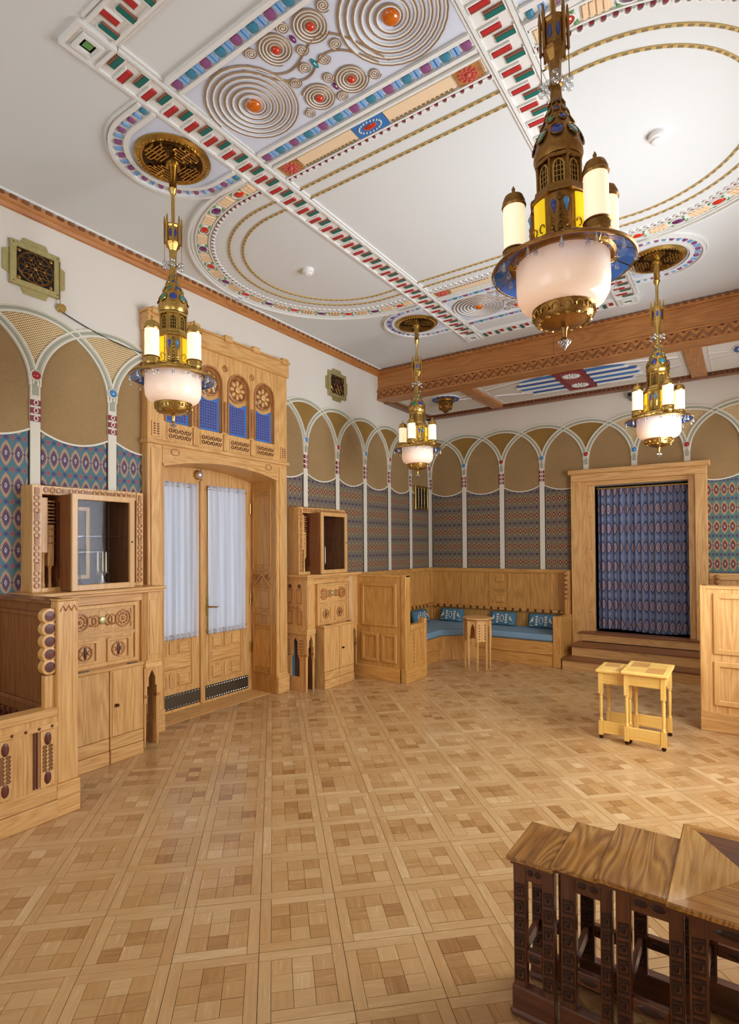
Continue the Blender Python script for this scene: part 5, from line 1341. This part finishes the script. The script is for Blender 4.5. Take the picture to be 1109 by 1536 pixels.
# ================================================================== CHANDELIERS (local origin on the ceiling)
def chandelier(loc, label, tubes, spin, tilt=0, mt='bronze'):
    T = thing('chandelier', label, 'chandelier', (0, 0, 0), 'brass lantern chandeliers'); T.location = loc
    z = lambda a: a - ZC
    B = lambda *k: None
    # canopy
    can = MB().lathe([(.245, 0), (.245, -.016), (.225, -.03), (.205, -.02), (.19, -.022), (.05, -.03), (.045, -.06), (.001, -.06)], 40).build('canopy', 'brass', T, True)
    MB().lathe([(.192, -.018), (.192, -.0245), (.05, -.0315), (.05, -.02)], 40).build('canopy_ground', 'bronze_dark', can, True)
    m = MB()
    for k in range(48): a = 2 * pi * k / 48; m.ball((.216 * cos(a), .216 * sin(a), -.03), .008, .008, .008, 6, 4)
    o = m.build('canopy_beads', 'brass', can, True)
    m = MB()
    for k in range(4):
        m.M = Matrix.Rotation(k * pi / 2, 4, 'Z')
        for r, w in ((.062, .085), (.085, .11), (.108, .14), (.131, .17), (.154, .14), (.177, .085)): m.box(r, r + .010, -w / 2, w / 2, -.040, -.018)
        for u, r0, r1 in ((-.08, .108, .14), (.08, .131, .16), (-.05, .085, .118), (.05, .108, .141), (-.03, .15, .187), (.03, .062, .095), (0, .085, .187)): m.box(r0, r1, u - .005, u + .005, -.038, -.018)
    m.M = None; m.build('canopy_fret', 'brass', can)
    for k in range(4): a = pi / 4 + k * pi / 2; MB().ball((.135 * cos(a), .135 * sin(a), -.024), .03, .03, .016, 12, 5).build('canopy_boss', 'bronze_dark', can, True)
    MB().lathe([(.032, -.05), (.026, -.10), (.024, -.2), (.03, -.21), (.018, -.24), (.012, -.25), (.012, z(3.80))], 16).build('rod', 'brass', T, True)
    # crown
    cr = MB(); cr.lathe([(.014, z(3.80)), (.05, z(3.80)), (.052, z(3.79)), (.046, z(3.78)), (.046, z(3.69)), (.05, z(3.68)), (.044, z(3.665)), (.026, z(3.63)), (.022, z(3.56)), (.03, z(3.53)), (.014, z(3.52))], 8, a0=spin)
    C = cr.build('crown', mt, T)
    for k in range(8):
        a = spin + k * pi / 4
        MB().lathe([(.006, z(3.67)), (.007, z(3.80)), (.0085, z(3.81)), (.004, z(3.85)), (.001, z(3.858))], 8, (.054 * cos(a), .054 * sin(a), 0)).build('spire', mt, C, True)
        a += pi / 8; m = MB(); m.M = Matrix.Rotation(a, 4, 'Z'); m.ball((.043, 0, z(3.735)), .004, .009, .03, 10, 6); m.build('crown_window', 'gem_navy', C, True)
        if k % 2 == 0:
            x, y = .054 * cos(spin + k * pi / 4), .054 * sin(spin + k * pi / 4)
            MB().tube([(x, y, z(3.67)), (x, y, z(3.55))], .002, 5).build('strand', mt, C)
            m = MB()
            for q in (3.545, 3.512): m.ball((x, y, z(q)), .016, n=12, m=8)
            m.build('crystal_drop', 'crystal', C, True)
    m = MB()
    for k in range(8): a = k * pi / 4; m.ball((.034 * cos(a), .034 * sin(a), z(3.535)), .016, n=10, m=6)
    m.build('crystal_ring', 'crystal', C, True)
    # bottle dome with gems
    prof = [(.020, 3.525), (.024, 3.48), (.034, 3.43), (.052, 3.38), (.072, 3.33), (.088, 3.285), (.097, 3.24), (.097, 3.225), (.090, 3.205)]
    dome = MB().lathe([(r, z(q)) for r, q in prof], 24).build('dome', mt, T, True)
    def rad(q):
        for (r0, q0), (r1, q1) in zip(prof, prof[1:]):
            if q1 <= q <= q0: return r0 + (r1 - r0) * (q0 - q) / (q0 - q1)
    for (q, s, n, ph) in ((3.295, .0235, 8, 0), (3.36, .014, 8, .5), (3.41, .010, 8, 0), (3.45, .007, 8, .5)):
        for k in range(n):
            a = spin + (k + ph) * 2 * pi / n; m = MB(); m.M = Matrix.Rotation(a, 4, 'Z') @ Matrix.Translation((rad(q), 0, z(q))) @ Matrix.Rotation(-.42, 4, 'Y')
            m.ball((0, 0, 0), .006, s, s * 1.3, 12, 6); m.build('dome_gem', ('gem_navy', 'gem_green', 'gem_navy', 'gem_teal')[k % 4], dome, True)
            m = MB(); m.M = Matrix.Rotation(a, 4, 'Z') @ Matrix.Translation((rad(q), 0, z(q))) @ Matrix.Rotation(-.42, 4, 'Y')
            m.tube([(.002, s * 1.1 * cos(t), s * 1.42 * sin(t)) for t in [i * pi / 8 for i in range(16)]], .003, 5, True); m.build('gem_rim', mt, dome, True)
    # lantern storey
    lan = MB().lathe([(.088, z(3.205)), (.096, z(3.2)), (.096, z(3.185)), (.078, z(3.183)), (.078, z(3.085)), (.10, z(3.08)), (.104, z(3.06)), (.118, z(3.05)), (.122, z(3.035)), (.112, z(3.03))], 8, a0=spin + pi / 8).build('lantern', mt, T)
    for k in range(8):
        a = spin + k * pi / 4
        m = MB(); m.M = Matrix.Rotation(a, 4, 'Z')
        m.prism([(-.02, z(3.09)), (.02, z(3.09)), (.02, z(3.155)), (.012, z(3.172)), (0, z(3.178)), (-.012, z(3.172)), (-.02, z(3.155))], 'yz', .0725, .0745); m.build('lantern_pane', 'bronze_dark', lan)
        m = MB(); m.M = Matrix.Rotation(a, 4, 'Z')
        m.band([(-.02, z(3.088)), (-.02, z(3.155)), (-.012, z(3.172)), (0, z(3.178)), (.012, z(3.172)), (.02, z(3.155)), (.02, z(3.088))], .006, 'yz', .073, .080)
        for u in (-.007, .007): m.box(.073, .078, u - .0015, u + .0015, z(3.09), z(3.172))
        for q in (3.11, 3.13, 3.15): m.box(.073, .078, -.02, .02, z(q), z(q) + .003)
        m.build('lantern_tracery', 'brass', lan)
        b = a + pi / 8
        MB().lathe([(.006, z(3.085)), (.006, z(3.185))], 8, (.088 * cos(b), .088 * sin(b), 0)).build('colonnette', mt, lan, True)
    # drum with gem panels and yellow glass
    drum = MB().lathe([(.108, z(3.035)), (.108, z(2.86)), (.125, z(2.85)), (.135, z(2.82)), (.10, z(2.82))], 32).build('drum', mt, T, True)
    for k in range(8):
        a = spin + k * pi / 4; m = MB()
        arc = [(.109 * cos(t), .109 * sin(t)) for t in [a - .26 + .52 * i / 6 for i in range(7)]]; arc2 = [(.114 * cos(t), .114 * sin(t)) for t in [a - .26 + .52 * i / 6 for i in range(7)]]
        if k % 2:
            m.prism(arc + arc2[::-1], 'xy', z(2.865), z(3.02)); p = m.build('yellow_pane', 'yellow_glass', drum)
            m = MB(); m.M = Matrix.Rotation(a, 4, 'Z')
            for s in (-1, 1): m.tube([(.117, s * .02 + .012 * cos(t) * s, z(2.90) + .016 * sin(t)) for t in [i * pi / 6 for i in range(10)]], .003, 5)
            m.build('pane_scroll', mt, p, True)
        else:
            p = None
            for s in (-1, 1):
                b = a + s * .2; M = Matrix.Rotation(b, 4, 'Z')
                m = MB(); m.M = M; m.prism([(-.014, z(2.86)), (.014, z(2.86)), (.021, z(2.95)), (.021, z(2.99)), (.012, z(3.012)), (-.012, z(3.012)), (-.021, z(2.99)), (-.021, z(2.95))], 'yz', .10, .117)
                for q in range(4):
                    for u in (-1, 1): m.tube([(.117, u * .003, z(2.88) + q * .014), (.119, u * .014, z(2.905) + q * .014)], .003, 5)
                pn = m.build('peacock_panel', mt, drum)
                m = MB(); m.M = M; m.ball((.118, 0, z(2.982)), .006, .011, .017, 10, 6); m.prism([(-.009, z(2.976)), (.009, z(2.976)), (0, z(2.94))], 'yz', .115, .121); m.build('teardrop_gem', 'gem_blue' if s > 0 else 'gem_navy', pn, True)
            m = MB(); m.M = Matrix.Rotation(a, 4, 'Z'); m.box(.105, .118, -.006, .006, z(2.86), z(3.02)); m.ball((.117, 0, z(3.0)), .009, .012, .012, 8, 5)
            for q in (2.885, 2.91, 2.935, 2.96): m.ball((.118, 0, z(q)), .006, .008, .01, 6, 4)
            for u in (-1, 1):
                for q in (2.872, 2.885): m.ball((.116, u * .028, z(q)), .007, .009, .007, 6, 4); m.build('mask_pilaster', mt, drum, True)
    # rim with lattice, blue glass skirt and drops
    rim = MB().lathe([(.13, z(2.825)), (.20, z(2.815)), (.205, z(2.80)), (.195, z(2.79)), (.13, z(2.80))], 40).build('rim', mt, T, True)
    m = MB()
    for k in range(24):
        a, b = 2 * pi * k / 24, 2 * pi * (k + 1) / 24
        for p, q in ((2.832, 2.812), (2.812, 2.832)): m.tube([(.185 * cos(a), .185 * sin(a), z(p)), (.195 * cos((a + b) / 2), .195 * sin((a + b) / 2), z((p + q) / 2)), (.185 * cos(b), .185 * sin(b), z(q))], .0045, 5)
    m.build('rim_lattice', mt, rim, True)
    MB().tube([(.272 * cos(t), .272 * sin(t), z(2.774)) for t in [i * pi / 30 for i in range(60)]], .0075, 6, True).build('skirt_edge', mt, rim, True)
    m = MB()
    for k in range(24):
        a, b = 2 * pi * k / 24, 2 * pi * (k + 1) / 24
        m.tube([(.205 * cos(a), .205 * sin(a), z(2.806)), (.268 * cos(b), .268 * sin(b), z(2.779))], .0042, 5); m.tube([(.205 * cos(b), .205 * sin(b), z(2.806)), (.268 * cos(a), .268 * sin(a), z(2.779))], .0042, 5)
    m.build('skirt_lattice', mt, rim, True)
    for k in range(12):
        a, b = 2 * pi * k / 12 + .02, 2 * pi * (k + 1) / 12 - .02; P = []
        for (r, q) in ((.2, 2.806), (.268, 2.772)):
            for t in (a, (a + b) / 2, b): P.append((r * cos(t), r * sin(t), z(q)))
        m = MB().add([p for p in P] + [(p[0], p[1], p[2] - .004) for p in P], [(0, 1, 4, 3), (1, 2, 5, 4), (6, 7, 10, 9), (7, 8, 11, 10), (0, 1, 7, 6), (1, 2, 8, 7), (3, 4, 10, 9), (4, 5, 11, 10), (0, 3, 9, 6), (2, 5, 11, 8)])
        m.build('skirt_pane', 'blue_glass', rim)
        MB().tube([(.2 * cos(b + .02), .2 * sin(b + .02), z(2.806)), (.27 * cos(b + .02), .27 * sin(b + .02), z(2.772))], .004, 5).build('skirt_rib', mt, rim)
    for k in range(14):
        a = spin + 2 * pi * (k + .5) / 14; R = .212
        MB().lathe([(.001, .0), (.002, -.012), (.005, -.02), (.0095, -.038), (.007, -.048), (.001, -.05)], 10, (R * cos(a), R * sin(a), z(2.80))).build('crystal_drop', 'crystal', rim, True)
        MB().lathe([(.001, .0), (.002, -.012), (.005, -.02), (.0095, -.038), (.007, -.048), (.001, -.05)], 10, (.272 * cos(a), .272 * sin(a), z(2.772))).build('crystal_drop', 'crystal', rim, True)
    # bowl, its cup and finial
    MB().lathe([(.17, z(2.80)), (.18, z(2.79)), (.181, z(2.70)), (.176, z(2.655)), (.160, z(2.628)), (.12, z(2.605)), (.06, z(2.60)), (.001, z(2.60))], 48).build('glass_bowl', 'opal_bowl', T, True, ang=60)
    cup = MB().lathe([(.122, z(2.625)), (.126, z(2.612)), (.118, z(2.60)), (.112, z(2.57)), (.10, z(2.552)), (.095, z(2.556)), (.06, z(2.54)), (.02, z(2.53)), (.001, z(2.53))], 32).build('bottom_cup', mt, T, True)
    m = MB()
    for k in range(16):
        a = 2 * pi * k / 16; m.M = Matrix.Rotation(a, 4, 'Z')
        m.tube([(.118, .018 * cos(t), z(2.572) + .024 * sin(t)) for t in [i * pi / 6 for i in range(7)]], .004, 5); m.ball((.098, 0, z(2.556)), .011, .011, .008, 6, 4)
    m.M = None; m.build('cup_arcade', 'brass', cup, True)
    MB().lathe([(.02, z(2.535)), (.012, z(2.52)), (.009, z(2.49)), (.016, z(2.482)), (.008, z(2.474))], 14).build('finial_stem', mt, T, True)
    m = MB()
    for k in range(6): a = k * pi / 3; m.ball((.014 * cos(a), .014 * sin(a), z(2.472)), .012, .012, .014, 8, 6)
    m.lathe([(.012, z(2.47)), (.018, z(2.46)), (.001, z(2.44))], 10); m.build('finial_crystal', 'crystal', T, True)
    # tube lamps
    for a in tubes:
        x, y = .182 * cos(a), .182 * sin(a)
        hold = MB(); hold.lathe([(.001, z(2.79)), (.03, z(2.795)), (.047, z(2.815)), (.05, z(2.825)), (.047, z(2.83)), (.047, z(2.858)), (.052, z(2.862)), (.048, z(2.868)), (.001, z(2.868))], 20, (x, y, 0))
        hold.tube([(.10 * cos(a), .10 * sin(a), z(2.83)), (.15 * cos(a), .15 * sin(a), z(2.83))], .012, 8)
        lamp = hold.build('lamp_holder', mt, T, True)
        m = MB()
        for k in range(12): t = 2 * pi * k / 12; m.tube([(x + .012 * cos(t), y + .012 * sin(t), z(2.79)), (x + .036 * cos(t), y + .036 * sin(t), z(2.80))], .004, 5)
        m.build('holder_ribs', 'brass', lamp, True)
        MB().lathe([(.0445, z(2.866)), (.045, z(2.90)), (.044, z(2.95)), (.045, z(3.0)), (.0435, z(3.046))], 24, (x, y, 0)).build('glass_tube', 'opal_tube', lamp, True)
        MB().lathe([(.046, z(3.04)), (.05, z(3.048)), (.046, z(3.055)), (.046, z(3.065)), (.037, z(3.088)), (.015, z(3.10)), (.005, z(3.105)), (.008, z(3.12)), (.001, z(3.135))], 20, (x, y, 0)).build('lamp_cap', mt, lamp, True)
    T.rotation_euler = (0, tilt, 0)
    return T
Q = pi / 2
def view_angles(x, y, rel):
    """angles seen from the camera (0 = to the right, -90 = towards the camera) into world angles"""
    f = atan2(-x, y); return [f + radians(r) for r in rel]
def hang(x, y, label, rel, tilt=0, mt='brass'):
    t = view_angles(x, y, rel); chandelier((x, y, ZC), label, t, t[0] + pi / 4, tilt, mt)
hang(CHX[1], CHY[0], 'large brass chandelier with opal bowl hanging nearest to the viewer', [-46, 14, -168, 100], -radians(1.3), 'bronze')
hang(CHX[0], CHY[0], 'brass chandelier with opal bowl hanging in front of the carved portal', [-45, -135, 42, 138])
hang(CHX[0], CHY[1], 'brass chandelier with opal bowl hanging in front of the far wall corner', [-21, -111, 159, 69])
hang(CHX[1], CHY[1], 'brass chandelier with opal bowl hanging in front of the curtained alcove', [-66, 24, -156, 114])
def bay_lamp(x, y, label):
    T = thing('ceiling_lamp', label, 'lamp', (x, y, ZBAY)); z = ZBAY
    MB().lathe([(.13, z), (.13, z - .015), (.115, z - .03), (.11, z - .05)], 28, (x, y, 0)).build('lamp_base', 'bronze', T, True)
    MB().lathe([(.115, z - .045), (.118, z - .07), (.10, z - .09), (.075, z - .15), (.05, z - .19), (.015, z - .215), (.001, z - .218)], 28, (x, y, 0)).build('lamp_bowl', 'bronze', T, True)
    m = MB()
    for k in range(6): a = k * pi / 3; m.ball((x + .085 * cos(a), y + .085 * sin(a), z - .12), .03, .03, .05, 8, 6)
    m.build('lamp_lobes', 'bronze', T, True)
bay_lamp(-3.64, 7.45, 'small domed bronze ceiling lamp in the low bay ceiling')
# ================================================================== SMALL THINGS ON CEILING AND WALLS
def detector(x, y, label):
    T = thing('smoke_detector', label, 'smoke detector', (x, y, ZC)); z = ZC
    MB().lathe([(.052, z), (.052, z - .012), (.05, z - .014)], 28, (x, y, 0)).build('detector_base', 'plastic_white', T, True)
    MB().lathe([(.05, z - .014), (.055, z - .02), (.052, z - .034), (.04, z - .04), (.036, z - .052), (.02, z - .06), (.001, z - .06)], 28, (x, y, 0)).build('detector_head', 'plastic_white', T, True)
detector(-3.34, 3.955, 'white smoke detector inside the left half oval of the ceiling')
detector(-.424, 3.93, 'white smoke detector beside the nearest chandelier')
def alarm():
    T = thing('alarm_disc', 'flat white ceiling disc beside the crown moulding', 'smoke detector', (-4.30, 3.974, ZC))
    MB().lathe([(.06, ZC), (.06, ZC - .012), (.05, ZC - .02), (.001, ZC - .02)], 28, (-4.30, 3.974, 0)).build('disc_body', 'plastic_white', T, True)
    MB().lathe([(.04, ZC - .019), (.03, ZC - .023), (.001, ZC - .023)], 24, (-4.30, 3.974, 0)).build('disc_lens', 'stone_blue', T, True)
alarm()
def grille(y0, y1, z0, z1, label, stars=True):
    T = thing('vent_grille', label, 'vent', (XL, (y0 + y1) / 2, z0)); x = XL; yc, zc = (y0 + y1) / 2, (z0 + z1) / 2; hy, hz = (y1 - y0) / 2, (z1 - z0) / 2; e = .045
    out = [(yc - hy + e, zc - hz + e), (yc - hy * .45, zc - hz + e), (yc - hy * .35, zc - hz), (yc + hy * .35, zc - hz), (yc + hy * .45, zc - hz + e), (yc + hy - e, zc - hz + e), (yc + hy - e, zc - hz * .45), (yc + hy, zc - hz * .35), (yc + hy, zc + hz * .35), (yc + hy - e, zc + hz * .45), (yc + hy - e, zc + hz - e), (yc + hy * .45, zc + hz - e), (yc + hy * .35, zc + hz), (yc - hy * .35, zc + hz), (yc - hy * .45, zc + hz - e), (yc - hy + e, zc + hz - e), (yc - hy + e, zc + hz * .45), (yc - hy, zc + hz * .35), (yc - hy, zc - hz * .35), (yc - hy + e, zc - hz * .45)]
    MB().prism(out, 'yz', x, x + .012).build('back_plate', 'brass_pale', T)
    g = .055; MB().rect_ring(yc - hy + e, yc + hy - e, zc - hz + e, zc + hz - e, .045, 'yz', x + .012, x + .03).build('grille_frame', 'brass_pale', T, bevel=.004)
    iy, iz = hy - e - .045, hz - e - .045
    MB().box(x + .012, x + .014, yc - iy, yc + iy, zc - iz, zc + iz).build('dark_opening', 'void', T)
    m = MB(); R = min(iy, iz) * .98
    for r in (R, R * .93): m.tube([(x + .022, yc + r * iy / min(iy, iz) * cos(t), zc + r * iz / min(iy, iz) * sin(t)) for t in [i * pi / 20 for i in range(40)]], .003, 5, True)
    for k in range(6):
        a = k * pi / 3; m.tube([(x + .021, yc, zc), (x + .021, yc + R * cos(a), zc + R * sin(a))], .003, 5)
        for q in (-1, 1): m.tube([(x + .021, yc + R * .5 * cos(a), zc + R * .5 * sin(a)), (x + .021, yc + R * cos(a + q * pi / 6), zc + R * sin(a + q * pi / 6))], .003, 5)
        m.tube([(x + .022, yc + R * .5 * cos(a) + R * .22 * cos(t), zc + R * .5 * sin(a) + R * .22 * sin(t)) for t in [i * pi / 6 for i in range(12)]], .0028, 5, True)
        m.ball((x + .022, yc + R * .55 * cos(a), zc + R * .55 * sin(a)), .008, .012, .012, 8, 5)
    m.ball((x + .022, yc, zc), .01, .016, .016, 8, 5)
    for sy in (-1, 1):
        for sz in (-1, 1): m.ball((x + .02, yc + sy * iy * .85, zc + sz * iz * .85), .006, .016, .016, 8, 5)
    m.build('tracery', 'bronze', T, True)
    m = MB()
    for sy in (-1, 1):
        for sz in (-1, 1): m.ball((x + .03, yc + sy * (iy + .022), zc + sz * (iz + .022)), .004, .005, .005, 6, 4)
    m.build('screws', 'bronze_dark', T)
    return T
grille(1.80, 2.25, 3.565, 3.985, 'brass star-tracery vent grille above the near wall arches')
grille(5.575, 6.045, 3.575, 3.995, 'brass star-tracery vent grille above the arches between portal and beam')
def low_grille():
    T = thing('wall_vent', 'narrow brass vent panel set in the wallpaper near the corner', 'vent', (XL, 8.10, 2.27))
    MB().box(XL, XL + .02, 7.90, 8.30, 2.27, 2.63).build('dark_opening', 'void', T)
    MB().rect_ring(7.88, 8.32, 2.25, 2.65, .035, 'yz', XL, XL + .035).build('vent_frame', 'brass', T, bevel=.004)
    for y in (8.0, 8.1, 8.2):
        m = MB(); 
        for k in range(10): m.ball((XL + .025, y, 2.30 + k * .034), .008, .014, .016, 8, 4)
        m.build('bead_bar', 'brass', T, True)
low_grille()
def pull_cord():
    T = thing('pull_cord', 'dark pull cord with brass pulley running from the vent to the portal', 'cord', (XL + .03, 2.22, 3.545))
    MB().lathe([(.03, .0), (.034, .012), (.02, .02), (.034, .028), (.03, .04), (.001, .04)], 20, (XL + .0, 2.217, 3.545), 0, 'x').build('pulley', 'brass', T, True)
    MB().tube([(XL + .022, 2.217 + (2.96 - 2.217) * t, 3.52 - .0 - .13 * t - .05 * t * (1 - t) * 4 * .6) for t in [i / 16 for i in range(17)]], .0045, 6).build('cord', 'cord_dark', T, True)
    MB().tube([(XL + .035, 2.2, 3.57), (XL + .035, 2.2, 3.9)], .004, 6).build('rod', 'brass', T, True)
pull_cord()
def cctv():
    T = thing('security_camera', 'small grey security camera on the back wall below the bay ceiling', 'camera', (-1.266, YB, 3.70))
    MB().box(-1.285, -1.247, YB - .05, YB, 3.64, 3.68).build('bracket', 'grey_metal', T, bevel=.003)
    MB().box(-1.30, -1.23, YB - .15, YB - .05, 3.655, 3.735).build('camera_body', 'grey_metal', T, bevel=.008)
    MB().lathe([(.022, 0), (.022, -.02), (.001, -.02)], 16, (-1.265, YB - .15, 3.695), 0, 'y').build('lens', 'black', T, True)
cctv()
